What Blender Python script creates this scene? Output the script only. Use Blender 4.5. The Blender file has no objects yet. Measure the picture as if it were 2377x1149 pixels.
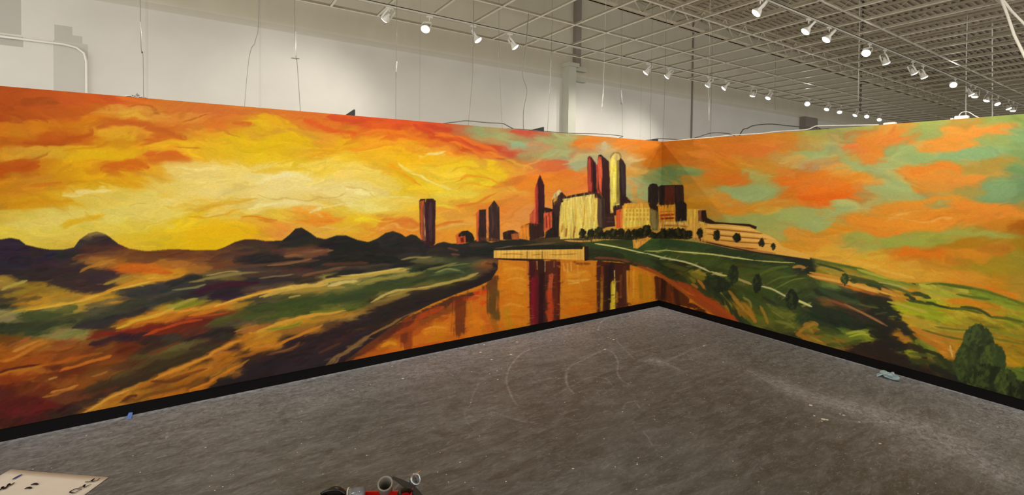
import bpy, bmesh, math, random
import numpy as np
from mathutils import Vector, Matrix
random.seed(5)
D = bpy.data
SC = bpy.context.scene
COL = SC.collection

# ---------------------------------------------------------------- camera
cam_d = D.cameras.new('camera'); cam = D.objects.new('camera', cam_d); COL.objects.link(cam)
F_PX, CX, CY = 1094.571, 1213.93, 441.58
cam_d.sensor_fit = 'HORIZONTAL'; cam_d.sensor_width = 36.0
cam_d.lens = F_PX / 2377 * 36.0
cam_d.shift_x = -(CX - 2377/2) / 2377
cam_d.shift_y = (CY - 1149/2) / 2377
cam_d.clip_start = .02; cam_d.clip_end = 200
CAM = Vector((-5.5888, -4.6599, 1.8428))
yaw, pitch, roll = 0.979735, -0.021127, 0.012433
fw = Vector((math.cos(pitch)*math.cos(yaw), math.cos(pitch)*math.sin(yaw), math.sin(pitch)))
rt = Vector((math.sin(yaw), -math.cos(yaw), 0)); up = rt.cross(fw)
r2 = math.cos(roll)*rt + math.sin(roll)*up; u2 = -math.sin(roll)*rt + math.cos(roll)*up
cam.matrix_world = Matrix.Translation(CAM) @ Matrix((r2, u2, -fw)).transposed().to_4x4()
SC.camera = cam

# ---------------------------------------------------------------- light and exposure
SC.view_settings.view_transform = 'Standard'; SC.view_settings.look = 'None'
SC.view_settings.gamma = 1; SC.view_settings.use_curve_mapping = False
SC.view_settings.exposure = 0.38
world = D.worlds.new('world'); SC.world = world; world.use_nodes = True
bg = world.node_tree.nodes['Background']; bg.inputs[0].default_value = (1.0, .98, .945, 1); bg.inputs[1].default_value = 1.2

# ---------------------------------------------------------------- helpers
def lin(h):
    c = [int(h[i:i+2], 16)/255 for i in (0, 2, 4)]
    return tuple([(v/12.92 if v <= .04045 else ((v+.055)/1.055)**2.4) for v in c]+[1])
class NT:
    def __init__(s, name):
        s.m = D.materials.new(name); s.m.use_nodes = True; s.t = s.m.node_tree; s.n = s.t.nodes
        s.b = s.n['Principled BSDF']
    def add(s, typ, **kw):
        n = s.n.new(typ)
        for k, v in kw.items(): setattr(n, k, v)
        return n
    def link(s, a, b): s.t.links.new(a, b)
    def noise(s, vec, scale, detail=4, rough=.55, dist=0):
        n = s.add('ShaderNodeTexNoise'); n.inputs['Scale'].default_value = scale; n.inputs['Detail'].default_value = detail
        n.inputs['Roughness'].default_value = rough; n.inputs['Distortion'].default_value = dist
        if vec is not None: s.link(vec, n.inputs['Vector'])
        return n.outputs['Fac']
    def ramp(s, fac, stops):
        r = s.add('ShaderNodeValToRGB'); e = r.color_ramp.elements
        while len(e) < len(stops): e.new(.5)
        for k, (p, c) in enumerate(stops): e[k].position = p; e[k].color = c if len(c) == 4 else lin(c)
        s.link(fac, r.inputs[0]); return r.outputs[0]
    def mix(s, fac, a, b, mode='MIX'):
        n = s.add('ShaderNodeMix', data_type='RGBA', blend_type=mode)
        for sock, v in ((n.inputs[0], fac), (n.inputs[6], a), (n.inputs[7], b)):
            if hasattr(v, 'is_linked'): s.link(v, sock)
            else: sock.default_value = v
        return n.outputs[2]
    def math(s, op, a, b=0.0):
        n = s.add('ShaderNodeMath', operation=op)
        for sock, v in ((n.inputs[0], a), (n.inputs[1], b)):
            if hasattr(v, 'is_linked'): s.link(v, sock)
            else: sock.default_value = v
        return n.outputs[0]
    def bump(s, h, strength, dist=.002):
        n = s.add('ShaderNodeBump'); n.inputs['Strength'].default_value = strength; n.inputs['Distance'].default_value = dist
        s.link(h, n.inputs['Height']); s.link(n.outputs[0], s.b.inputs['Normal'])
    def coord(s, scale=(1, 1, 1), kind='Object'):
        c = s.add('ShaderNodeTexCoord'); m = s.add('ShaderNodeMapping'); m.inputs['Scale'].default_value = scale
        s.link(c.outputs[kind], m.inputs[0]); return m.outputs[0]
def simple(name, h, rough=.5, metal=0, var=.08, scale=12, bump=0):
    t = NT(name); v = t.coord(); f = t.noise(v, scale, 4)
    c = lin(h); lo = tuple(x*(1-var) for x in c[:3])+(1,); hi = tuple(min(1, x*(1+var)) for x in c[:3])+(1,)
    t.link(t.ramp(f, [(.3, lo), (.7, hi)]), t.b.inputs['Base Color'])
    t.b.inputs['Roughness'].default_value = rough; t.b.inputs['Metallic'].default_value = metal
    if bump: t.bump(t.noise(v, scale*6, 3), bump)
    return t.m
def emit(name, h, strength):
    t = NT(name); t.b.inputs['Base Color'].default_value = lin(h); t.b.inputs['Emission Color'].default_value = lin(h)
    t.b.inputs['Emission Strength'].default_value = strength; return t.m
def link_mesh(name, me, m, parent=None):
    o = D.objects.new(name, me); COL.objects.link(o)
    if m is not None: me.materials.append(m)
    if parent is not None: o.parent = parent
    return o
def obj(name, bm, m, parent=None, smooth=False):
    bmesh.ops.recalc_face_normals(bm, faces=bm.faces)
    me = D.meshes.new(name); bm.to_mesh(me); bm.free()
    if smooth:
        for p in me.polygons: p.use_smooth = True
    return link_mesh(name, me, m, parent)
def thing(name, label, cat, loc=(0, 0, 0), group=None):
    o = D.objects.new(name, None); COL.objects.link(o); o.location = loc; o.empty_display_size = .1
    tag(o, label, cat, group); return o
def tag(o, label, cat, group=None):
    o['label'] = label; o['category'] = cat
    if group: o['group'] = group
    return o
def struct(o): o['kind'] = 'structure'; return o
def box(bm, x0, x1, y0, y1, z0, z1, mat=None):
    vs = [bm.verts.new(v) for v in ((x0, y0, z0), (x1, y0, z0), (x1, y1, z0), (x0, y1, z0), (x0, y0, z1), (x1, y0, z1), (x1, y1, z1), (x0, y1, z1))]
    if mat is not None:
        for v in vs: v.co = mat @ v.co
    for f in ((0, 3, 2, 1), (4, 5, 6, 7), (0, 1, 5, 4), (1, 2, 6, 5), (2, 3, 7, 6), (3, 0, 4, 7)): bm.faces.new([vs[i] for i in f])
def bevel(bm, w=.003, seg=2):
    bmesh.ops.bevel(bm, geom=list(bm.edges), offset=w, segments=seg, affect='EDGES'); return bm
def frame_of(d):
    d = Vector(d).normalized(); a = Vector((0, 0, 1)) if abs(d.z) < .9 else Vector((1, 0, 0))
    x = a.cross(d).normalized(); return x, d.cross(x), d
def tube(bm, pts, r, n=8, caps=True):
    pts = [Vector(p) for p in pts]; rings = []; rr = r if isinstance(r, (list, tuple)) else [r]*len(pts)
    x = None
    for i, p in enumerate(pts):
        d = (pts[min(i+1, len(pts)-1)]-pts[max(i-1, 0)]).normalized()
        if x is None: x = frame_of(d)[0]
        x = (x-d*x.dot(d)).normalized(); y = d.cross(x)
        rings.append([bm.verts.new(p+(x*math.cos(2*math.pi*k/n)+y*math.sin(2*math.pi*k/n))*rr[i]) for k in range(n)])
    for a, b in zip(rings, rings[1:]):
        for k in range(n): bm.faces.new((a[k], a[(k+1) % n], b[(k+1) % n], b[k]))
    if caps: bm.faces.new(rings[0][::-1]); bm.faces.new(rings[-1])
def lathe(bm, prof, n=24, mat=None):
    """prof: list of (radius, height) along +Z"""
    rings = []
    for r, z in prof:
        if r < 1e-6: rings.append([bm.verts.new((0, 0, z))]*n)
        else: rings.append([bm.verts.new((r*math.cos(2*math.pi*k/n), r*math.sin(2*math.pi*k/n), z)) for k in range(n)])
    for a, b in zip(rings, rings[1:]):
        for k in range(n):
            q = [a[k], a[(k+1) % n], b[(k+1) % n], b[k]]; u = []
            for v in q:
                if v not in u: u.append(v)
            if len(u) > 2: bm.faces.new(u)
    if mat is not None:
        for v in {v for R in rings for v in R}: v.co = mat @ v.co
def rounded(pts, k=6):
    """Catmull-Rom through points"""
    P = [Vector(p) for p in pts]; Q = [2*P[0]-P[1]]+P+[2*P[-1]-P[-2]]; out = []
    for i in range(1, len(Q)-2):
        a, b, c, d = Q[i-1:i+3]
        for j in range(k):
            t = j/k; out.append(.5*((2*b)+(c-a)*t+(2*a-5*b+4*c-d)*t*t+(3*b-a-3*c+d)*t**3))
    return out+[P[-1]]
def aim(d, loc=(0, 0, 0)):
    x, y, z = frame_of(d); return Matrix.Translation(Vector(loc)) @ Matrix((x, y, z)).transposed().to_4x4()

# ---------------------------------------------------------------- materials
M = {}
M['tee'] = simple('painted_grid_steel', 'fbf6e6', .35, 0, .03)
M['web'] = simple('shaded_web', 'a39a82', .5, .1, .08)  # web greyed to stand in for the unlit sides of the tees
M['white_metal'] = simple('white_enamel', 'efece2', .3, 0, .02)
M['trackwhite'] = simple('track_enamel', 'dcd6c4', .35, 0, .03)
M['joist'] = simple('dusty_joist_paint', 'd2c6ad', .6, 0, .08)
M['black'] = simple('black_satin_board', '070506', .6, 0, .15); M['black'].node_tree.nodes['Principled BSDF'].inputs['Specular IOR Level'].default_value = .15
M['blackplastic'] = simple('black_plastic', '0a0a0a', .3, 0, .1)
M['cable'] = simple('grey_cable', '55514a', .5); M['palecable'] = simple('pale_grey_cable', '85806f', .5)
M['whitecable'] = simple('white_cable', 'e9e4d8', .4)
M['wire'] = simple('ceiling_wire', '928c7e', .5, .1)
M['rod'] = simple('bright_wire', 'f0ede2', .3, .2)
M['chain'] = simple('dark_chain', '2a231a', .5, .5)
M['red'] = simple('red_plastic', 'c01712', .35)
M['cardboard'] = simple('grey_cardboard', '8d887a', .8, 0, .1, 30)
M['darkstrap'] = simple('dark_grey_webbing', '37342f', .8, 0, .1, 60)
M['paper'] = simple('cream_paper', 'e6dccd', .8, 0, .03, 8)
M['ink'] = simple('black_marker_ink', '231c1c', .6)
M['inkblue'] = simple('blue_marker_ink', '3a3a80', .6)
M['tape'] = simple('blue_painter_tape', '5f80c8', .7)
M['glove'] = simple('pale_blue_nitrile', '93a9ab', .5, 0, .1, 20)
M['lampglow'] = emit('lamp_lens_glow', 'fff6e6', 9)
t = NT('clear_plastic'); t.b.inputs['Base Color'].default_value = (.9, .93, .92, 1); t.b.inputs['Transmission Weight'].default_value = .85; t.b.inputs['Roughness'].default_value = .08; M['clear'] = t.m
M['silver'] = simple('crumpled_foil', 'c8ccd0', .2, .9, .1, 40)
M['copper'] = simple('copper_orange_bristle', 'b07650', .5)
M['bluelid'] = simple('blue_grey_liquid', '5d6678', .4)

# drywall of the store: bare tan board above the old ceiling line, white below, filler patches
t = NT('store_wall_paint'); g = t.add('ShaderNodeNewGeometry'); sp = t.add('ShaderNodeSeparateXYZ'); t.link(g.outputs['Position'], sp.inputs[0])
X, Y, Z = sp.outputs
v = t.coord((1, 1, 1)); base = t.ramp(t.noise(v, 1.3, 5), [(.3, 'dbd7cd'), (.7, 'e4e0d6')])
bare = t.ramp(t.noise(t.coord((1.5, 1, .4)), 2.2, 5), [(.3, 'ccc5ae'), (.7, 'd3ccb6')])
zz = t.math('ADD', Z, t.math('MULTIPLY', t.noise(v, 1.2, 3), .03))
cl = t.add('ShaderNodeClamp'); t.link(t.math('DIVIDE', t.math('SUBTRACT', zz, 4.02), .16), cl.inputs[0]); c = t.mix(cl.outputs[0], base, bare)
stripe = t.math('MULTIPLY', t.math('GREATER_THAN', Z, 4.02), t.math('LESS_THAN', Z, 4.11))
c = t.mix(t.math('MULTIPLY', stripe, .45), c, lin('bdb6a2'))
def rect(x0, x1, z0, z1):
    a = t.math('MULTIPLY', t.math('GREATER_THAN', X, x0), t.math('LESS_THAN', X, x1))
    b = t.math('MULTIPLY', t.math('GREATER_THAN', Z, z0), t.math('LESS_THAN', Z, z1))
    return t.math('MULTIPLY', a, b)
for x0, x1, z0, z1, k in ((-9, -7.39, 3.47, 4.02, .5), (-9, -7.375, 3.33, 3.45, .55), (-7.12, -6.81, 2.4, 3.46, .33), (-7.11, -6.95, 3.46, 3.65, .45), (-6.95, -6.86, 3.46, 3.55, .42)):
    c = t.mix(t.math('MULTIPLY', rect(x0, x1, z0, z1), k), c, lin('9b9688'))
# taped joints between boards
for x0 in (-6.25, -4.95, -2.5, 3.1): c = t.mix(t.math('MULTIPLY', rect(x0, x0+.03, 2, 6), .12), c, lin('8b8778'))
t.link(c, t.b.inputs['Base Color']); t.b.inputs['Roughness'].default_value = .75; t.bump(t.noise(v, 40, 3), .15)
M['wall'] = t.m
M['roof'] = simple('roof_deck_paint', 'cfc2ac', .7, 0, .12, 3)
M['column'] = simple('column_paint', 'c9c9b8', .6, 0, .04, 4)
M['darkcolumn'] = simple('grey_column_paint', '8f857a', .6, 0, .06, 4)
M['drywall'] = simple('raw_board', 'e9e0d2', .8, 0, .03, 5)

# ---------------------------------------------------------------- store shell
RX0, RX1, RY0, RY1, RZ = -10.5, 24, -13, 3.25, 6.15
bm = bmesh.new(); box(bm, RX0, RX1, RY1, RY1+.2, 0, RZ+.3); struct(obj('wall_back', bm, M['wall']))
bm = bmesh.new(); box(bm, RX1, RX1+.2, RY0, RY1+.2, 0, RZ+.3); struct(obj('wall_right', bm, M['wall']))
# corrugated roof deck, ribs running along X
bm = bmesh.new(); y = RY0; prof = []
while y < RY1:
    prof += [(y, RZ+.045), (y+.06, RZ+.045), (y+.075, RZ), (y+.135, RZ)]; y += .15
prof = [(a, b) for a, b in prof if a <= RY1]+[(RY1, RZ+.045)]
lo = [[bm.verts.new((x, a, b)) for a, b in prof] for x in (RX0, RX1)]
hi = [[bm.verts.new((x, a, b+.02)) for a, b in prof] for x in (RX0, RX1)]
for k in range(len(prof)-1):
    bm.faces.new((lo[0][k], lo[1][k], lo[1][k+1], lo[0][k+1])); bm.faces.new((hi[0][k], hi[0][k+1], hi[1][k+1], hi[1][k]))
ROOFOBJ = struct(obj('ceiling', bm, M['roof']))
# column clad below, bare above, with its bracket arm
bm = bmesh.new(); box(bm, .69, .89, 3.03, 3.25, 0, 4.24); box(bm, .67, .95, 3.0, 3.25, 4.24, 4.32); box(bm, .95, 1.27, 3.12, 3.25, 4.20, 4.30); box(bm, .93, 1.27, 3.14, 3.25, 3.98, 4.01)
struct(obj('trim_1', bm, M['column']))
bm = bmesh.new(); box(bm, .97, 1.12, 3.15, 3.25, 4.32, RZ); struct(obj('trim_2', bm, M['darkcolumn']))
bm = bmesh.new(); box(bm, 5.02, 5.05, 3.21, 3.25, 0, RZ); struct(obj('trim_3', bm, M['darkcolumn']))
bm = bmesh.new(); box(bm, 10.7, 11.5, 3.05, 3.25, 0, 4.05); struct(obj('trim_4', bm, M['darkcolumn']))

# open-web joists under the deck, running across the store
def joist_mesh(L, depth=.30):
    bm = bmesh.new()
    for s in (-1, 1):
        box(bm, s*.012, s*.05, 0, L, -.012, 0); box(bm, s*.012, s*.018, 0, L, -.05, 0)
        box(bm, s*.012, s*.045, 0, L, -depth, -depth+.008); box(bm, s*.012, s*.018, 0, L, -depth, -depth+.045)
    n = int(L/.6)
    pts = [(0, k*L/n/1.0*.5, (-.03 if k % 2 == 0 else -depth+.03)) for k in range(2*n+1)]
    for a, b in zip(pts, pts[1:]): tube(bm, [a, b], .008, 5)
    bmesh.ops.recalc_face_normals(bm, faces=bm.faces); me = D.meshes.new('roof_joist'); bm.to_mesh(me); bm.free(); me.materials.append(M['joist']); return me
jm = joist_mesh(15.9); x = -7.0
while x < 23:
    o = D.objects.new('roof_joist', jm); COL.objects.link(o); o.location = (x, -12.7, RZ-.002)
    tag(o, 'open-web steel roof joist under the ribbed roof deck', 'roof joist', 'open-web roof joists under the deck'); x += 1.24
bm = bmesh.new(); 
for s in (-1, 1):
    box(bm, RX0+.5, RX1-.02, 1.9+s*.012, 1.9+s*.06, RZ-.52, RZ-.505); box(bm, RX0+.5, RX1-.02, 1.9+s*.012, 1.9+s*.06, RZ-1.0, RZ-.985)
    box(bm, RX0+.5, RX1-.02, 1.9+s*.012, 1.9+s*.02, RZ-1.0, RZ-.93)
k = 0; x = RX0+.5
while x < RX1-.8:
    tube(bm, [(x, 1.9, RZ-.52), (x+.4, 1.9, RZ-.98), (x+.8, 1.9, RZ-.52)], .016, 6); x += .8
tag(obj('roof_girder', bm, M['joist']), 'long open-web steel girder carrying the roof joists near the white wall', 'girder')

# ---------------------------------------------------------------- hanging ceiling grid
GZ = 4.076
grid = thing('ceiling_grid', 'bare white suspended ceiling grid without tiles over the room', 'ceiling grid', (0, 0, 0))
def tee(bm, p, q, w=.026, h=.036):
    p, q = Vector(p), Vector(q); d = (q-p).normalized(); n = Vector((-d.y, d.x, 0))
    for ww, z0, z1 in ((w/2, 0, .0035), (.0015, .0035, h), (.005, h-.008, h)):
        vs = [bm.verts.new(v) for v in (p-n*ww+Vector((0, 0, z0)), p+n*ww+Vector((0, 0, z0)), q+n*ww+Vector((0, 0, z0)), q-n*ww+Vector((0, 0, z0)),
              p-n*ww+Vector((0, 0, z1)), p+n*ww+Vector((0, 0, z1)), q+n*ww+Vector((0, 0, z1)), q-n*ww+Vector((0, 0, z1)))]
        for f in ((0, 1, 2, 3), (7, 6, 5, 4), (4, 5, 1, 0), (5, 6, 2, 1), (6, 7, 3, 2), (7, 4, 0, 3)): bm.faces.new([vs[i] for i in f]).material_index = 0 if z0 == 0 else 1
MAINS = (1.915, .60, -.62, -1.85, -3.07, -4.29)
for y in MAINS:
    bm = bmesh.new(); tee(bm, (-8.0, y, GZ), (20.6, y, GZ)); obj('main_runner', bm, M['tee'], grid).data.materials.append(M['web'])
xs = [-1.188+.6096*k for k in range(-10, 36)]
for i, x in enumerate(xs):
    bm = bmesh.new(); ys = list(MAINS)
    y1 = 1.915 if abs(x+2.407) > .2 and abs(x+3.02) > .2 else .60
    tee(bm, (x, y1, GZ+.001), (x, -4.29, GZ+.001))
    if y1 < 1: tee(bm, (x, 1.38, GZ+.001), (x, .60, GZ+.001))
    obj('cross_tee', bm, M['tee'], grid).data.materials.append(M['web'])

# ---------------------------------------------------------------- lighting tracks and spotlights
def track(y, x0, x1, label):
    tr = thing('lighting_track', label, 'lighting track', (x0, y, GZ-.035))
    bm = bmesh.new(); L = x1-x0
    box(bm, 0, L, -.017, -.006, 0, .032); box(bm, 0, L, .006, .017, 0, .032); box(bm, 0, L, -.017, .017, .022, .034); obj('rail', bm, M['trackwhite'], tr)
    bm = bmesh.new(); box(bm, 0, L, -.0055, .0055, .004, .021); obj('slot', bm, M['blackplastic'], tr)
    return tr
track(1.38, -7.6, 14.5, 'white lighting track along the rear row of grid cells beside the white wall')
track(-1.51, -7.0, 15.5, 'white lighting track with dark slot along the middle of the ceiling')
track(-3.90, -7.5, -1.2, 'short unseen white lighting track added above the open floor to light the walls')  # unseen track, added to carry lamps for the painted walls

def spot_meshes():
    out = {}
    def fin(name, bm, mat, smooth=True):
        bmesh.ops.recalc_face_normals(bm, faces=bm.faces); me = D.meshes.new(name); bm.to_mesh(me); bm.free(); me.materials.append(mat)
        if smooth:
            for p in me.polygons: p.use_smooth = True
        out[name] = me
    bm = bmesh.new(); box(bm, -.045, .045, -.014, .014, -.022, 0); bevel(bm, .003); fin('adapter', bm, M['white_metal'], False)
    bm = bmesh.new(); tube(bm, [(0, 0, -.02), (0, 0, -.075)], .0075, 10); fin('stem', bm, M['white_metal'])
    # the head looks along +Z of its own frame; its yoke reaches back to the stem
    bm = bmesh.new()
    for s in (-1, 1):
        vs = rounded([(s*.064, 0, -.005), (s*.064, 0, -.09), (s*.056, 0, -.135), (s*.025, 0, -.15), (0, 0, -.15)], 5)
        for a, b in zip(vs, vs[1:]):
            d = (b-a).normalized(); n = Vector((d.z, 0, -d.x))*.002
            q = [bm.verts.new(p+Vector((0, w, 0))+n*k) for k in (-1, 1) for p in (a, b) for w in (-.013, .013)]
            for f in ((0, 1, 3, 2), (4, 6, 7, 5), (0, 2, 6, 4), (1, 5, 7, 3), (0, 4, 5, 1), (2, 3, 7, 6)): bm.faces.new([q[i] for i in f])
    fin('yoke', bm, M['white_metal'], False)
    bm = bmesh.new(); lathe(bm, [(0, -.085), (.018, -.085), (.02, -.06), (.04, -.035), (.055, -.005), (.06, .008), (.061, .014), (.057, .014), (.054, .004), (0, .0)], 28); fin('lamp_head', bm, M['white_metal'])
    bm = bmesh.new(); lathe(bm, [(.0565, .006), (.054, .018), (.044, .027), (.028, .033), (0, .036)], 28); fin('lens', bm, M['lampglow'])
    return out
SM = spot_meshes()
def spot(x, y, zh, d, label, group, power=22, cone=75, off=None, lit=True):
    """head centre (x,y,zh) shining along d, hung from the track above"""
    d = Vector(d).normalized(); hc = Vector((x, y, 3.978+.15*d.z)); piv = hc-d*.15
    root = thing('track_spotlight', label, 'spotlight', (piv.x, y if off is None else off, GZ-.036), group)
    base = Vector(root.location); 
    for n in ('adapter', 'stem'):
        o = D.objects.new(n, SM[n]); COL.objects.link(o); o.parent = root
        if n == 'stem': o.scale.z = max(.3, (base.z-piv.z)/.075)
    mw = aim(d, hc-base)
    for n in ('yoke', 'lamp_head', 'lens'):
        o = D.objects.new(n, SM[n]); COL.objects.link(o); o.matrix_local = mw
        if n == 'lens': o.parent = last
        else: o.parent = root
        if n == 'lens': o.matrix_local = Matrix.Identity(4)
        last = o
    if lit:
        l = D.lights.new('lamp', 'SPOT'); l.energy = power; l.color = (1.0, .95, .87); l.spot_size = math.radians(cone); l.spot_blend = .85; l.shadow_soft_size = .05
        lo_ = D.objects.new('lamp', l); COL.objects.link(lo_); lo_.parent = root
        lo_.matrix_local = aim(-d, hc-base+d*.05)
    return root
ORD = 'first second third fourth fifth sixth seventh eighth ninth tenth eleventh twelfth thirteenth fourteenth fifteenth sixteenth seventeenth'.split()
R1 = [(-3.685, 3.96, (-.35, .75, -.6)), (-3.143, 3.965, (-.35, -.5, -.75)), (-2.351, 3.945, (.5, -.3, -.8)), (-1.718, 3.96, (.6, -.2, -.75)), (1.184, 3.879, (-.3, .65, -.7)), (1.777, 3.878, (-.2, .7, -.65)),
      (3.051, 3.869, (-.1, .6, -.75)), (3.624, 3.866, (-.4, .6, -.7)), (4.714, 3.859, (0, .3, -.95)), (5.366, 3.851, (-.5, .2, -.85)), (7.227, 3.852, (-.8, -.3, -.55)), (8.285, 3.829, (-.6, .1, -.75)), (9.046, 3.852, (-.5, -.2, -.8)),
      (10.034, 3.817, (-.5, .3, -.85)), (10.827, 3.846, (-.7, -.2, -.6)), (11.745, 3.80, (-.6, -.1, -.7))]
for i, (x, z, d) in enumerate(R1):
    z = max(z, GZ-.036-.15-.1)
    extra = {0: 'seen side on, ', 1: 'glaring at the camera, '}.get(i, '')
    spot(x, 1.38, min(z, 3.93), d, 'track spotlight %s%s from the left on the rear track' % (extra, ORD[i]), 'spotlights on the rear track', 50 if i < 9 else 50*.6, 95)
R2 = [(-.165, 3.897, (-.45, .55, -.75)), (1.01, 3.878, (-.45, .5, -.75)), (1.592, 3.861, (-.45, .45, -.75)), (2.891, 3.884, (-.7, -.1, -.6)), (3.652, 3.92, (.35, -.2, -.8)), (4.898, 3.92, (.4, -.3, -.8)), (5.395, 3.89, (.3, -.3, -.85)),
      (7.074, 3.881, (-.8, -.2, -.5)), (8.277, 3.84, (.2, -.4, -.85)), (8.567, 3.80, (-.1, .1, -.95)), (9.485, 3.79, (-.2, .3, -.9)), (10.404, 3.826, (-.3, -.4, -.8)), (11.468, 3.811, (0, -.4, -.9)), (11.913, 3.78, (0, .1, -.95))]
for i, (x, z, d) in enumerate(R2):
    spot(x, -1.51, min(z, 3.93), d, 'white track spotlight, %s from left in view on the middle track' % ORD[i], 'spotlights on the middle track', 50*(1 if i < 3 else .35), 95)
# middle track carries on out of view; nearest track's lamps added to light the walls
for i, (x, y, d) in enumerate(((-6.6, -1.51, (-.1, .8, -.75)), (-5.1, -1.51, (0, .8, -.75)), (-3.6, -1.51, (0, .8, -.75)), (-2.2, -1.51, (.1, .8, -.75)), (-6.9, -3.90, (0, .75, -.5)), (-4.6, -3.90, (.15, .75, -.5)), (-2.9, -3.90, (.8, .25, -.6)), (-1.9, -3.90, (.8, -.1, -.7)), (-1.6, -3.90, (.75, .6, -.6)))):
    spot(x, y, 3.92, d, 'unseen white track spotlight aimed down at the painted walls from over the open floor', 'spotlights over the open floor', [44,55,60,66,48,62,80,75,80][i], 100)

# ---------------------------------------------------------------- wires, rods and cables
def wire(name, pts, r, m, label, cat, group=None, n=6):
    bm = bmesh.new(); P = rounded(pts, 4) if len(pts) > 2 else pts; base = Vector(pts[-1])
    tube(bm, [Vector(p)-base for p in P], r, n); o = obj(name, bm, m, None, True); o.location = base
    tag(o, label, cat, group); return o
GW = 'ceiling wires hanging behind the painted wall'
wire('hanging_wire', [(-5.133, 1, RZ), (-5.133, 1, 3.686), (-5.161, 1, 3.28), (-5.20, 1, 3.18), (-5.22, 1, 3.09)], .0035, M['wire'], 'short ceiling wire kinked at its lower end left of the long straight one', 'wire', GW)
wire('hanging_wire', [(-5.22, 1.02, 3.09), (-5.246, 1, 2.823), (-5.273, 1, 2.40)], .0025, M['wire'], 'thin faint wire end just above the orange sky, left of the long straight wire', 'wire', GW)
w = wire('hanging_wire', [(-4.795, 1, RZ), (-4.795, 1, 3.761), (-4.781, 1, 3.161), (-4.768, 1, 3.07), (-4.72, 1, 2.30)], .0035, M['wire'], 'long ceiling wire with a bright upper rod and small crossbar knot', 'wire', GW)
def sub(parent, name, a, b, r, m):
    bm = bmesh.new(); o_ = Vector(parent.location); tube(bm, [Vector(a)-o_, Vector(b)-o_], r, 6); return obj(name, bm, m, parent, True)
sub(w, 'bright_rod', (-4.783, .99, 3.42), (-4.782, .99, 3.16), .008, M['rod']); sub(w, 'crossbar', (-4.83, .99, 3.13), (-4.75, .99, 3.135), .005, M['wire'])
w = wire('hanging_wire', [(-6.10, 1, RZ), (-6.098, 1, 3.294), (-6.08, 1, 2.958), (-6.078, 1, 2.40)], .003, M['wire'], 'faint pale wire above the crumpled foil on the wall top', 'wire', GW)
sub(w, 'bright_rod', (-6.097, .99, 3.27), (-6.083, .99, 3.08), .004, M['rod'])
w = wire('hanging_wire', [(-3.66, 1, RZ), (-3.67, 1, 3.283), (-3.674, 1, 3.126), (-3.67, 1, 2.40)], .003, M['wire'], 'thin straight wire with a bright tip right of the first black wedge bracket', 'wire', GW)
sub(w, 'bright_rod', (-3.668, .99, 3.27), (-3.672, .99, 3.14), .007, M['rod'])
wire('hanging_wire', [(-2.60, 1, RZ), (-2.625, 1, 3.67), (-2.632, 1, 3.153), (-2.697, 1, 2.42)], .004, M['wire'], 'grey wire dropping to the looped cable on the left wall top', 'wire', GW)
wire('hanging_wire', [(-2.24, 1, RZ), (-2.223, 1, 3.769), (-2.194, 1, 3.118), (-2.137, 1, 2.42)], .003, M['wire'], 'thin slanting wire just left of the wavy loose cable', 'wire', GW)
wire('loose_cable', [(-2.0, .6, 4.09), (-2.02, .6, 3.9), (-2.039, .6, 3.677), (-2.089, .6, 3.269), (-2.016, .6, 3.049), (-2.067, .6, 2.756), (-2.091, .55, 2.40)], .0055, M['palecable'], 'wavy grey cable hanging from the grid to the wall top', 'cable')
wire('hanging_wire', [(-1.30, 1, RZ), (-1.309, 1, 3.736), (-1.338, 1, 3.092), (-1.37, 1, 2.42)], .0035, M['wire'], 'dark wire hanging just left of the clad column', 'wire', GW)
w = wire('hanging_wire', [(-.20, 1, RZ), (-.243, 1, 3.405), (-.273, 1, 3.068), (-.28, 1, 2.949)], .003, M['rod'], 'short white wire ending in a small clip right of the column', 'wire', GW)
sub(w, 'bright_rod', (-.243, .99, 3.40), (-.272, .99, 3.08), .010, M['rod']); sub(w, 'clip', (-.272, .985, 3.10), (-.28, .985, 3.03), .014, M['rod'])
w = wire('hanging_wire', [(.149, 1, RZ), (.149, 1, 3.374), (.184, 1, 3.135), (.207, 1, 2.40)], .0028, M['wire'], 'fine wire with a white toggle, second to the right of the column', 'wire', GW)
sub(w, 'bright_rod', (.15, .99, 3.37), (.182, .99, 3.14), .009, M['rod'])
wire('hanging_wire', [(.89, 1, RZ), (.893, 1, 3.235), (.898, 1, 2.40)], .003, M['wire'], 'faint straight wire above the third black wedge bracket', 'wire', GW)
wire('hanging_wire', [(1.26, 1, RZ), (1.247, 1, 3.194), (1.218, 1, 2.42)], .004, M['wire'], 'grey wire above the corner where the two painted walls meet', 'wire', GW)
w = wire('hanging_wire', [(2.52, 1, RZ), (2.542, 1, 3.52), (2.558, 1, 3.036)], .004, M['rod'], 'white wire rod ending in mid air right of the wall corner', 'wire', GW)
sub(w, 'bright_rod', (2.542, .99, 3.5), (2.557, .99, 3.05), .012, M['rod'])
wire('hanging_wire', [(2.62, 1, RZ), (2.633, 1, 3.269), (2.639, 1, 2.42)], .0045, M['wire'], 'dark wire reaching the cable arch right of the wall corner', 'wire', GW)
wire('hanging_wire', [(4.95, 1, RZ), (4.95, 1, 3.965), (4.99, 1, 3.489)], .005, M['wire'], 'faint wire dangling before the shaded far end of the white wall', 'wire', GW)
wire('suspension_rod', [(4.96, -.6, RZ), (5.029, -.6, 3.475)], .007, M['rod'], 'pale thin rod beside the dark chain under the middle of the grid', 'rod')
ch = thing('hanging_chain', 'dark link chain hanging down through the ceiling grid', 'chain', (6.72, 0, 3.505))
z = 0.0
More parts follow.
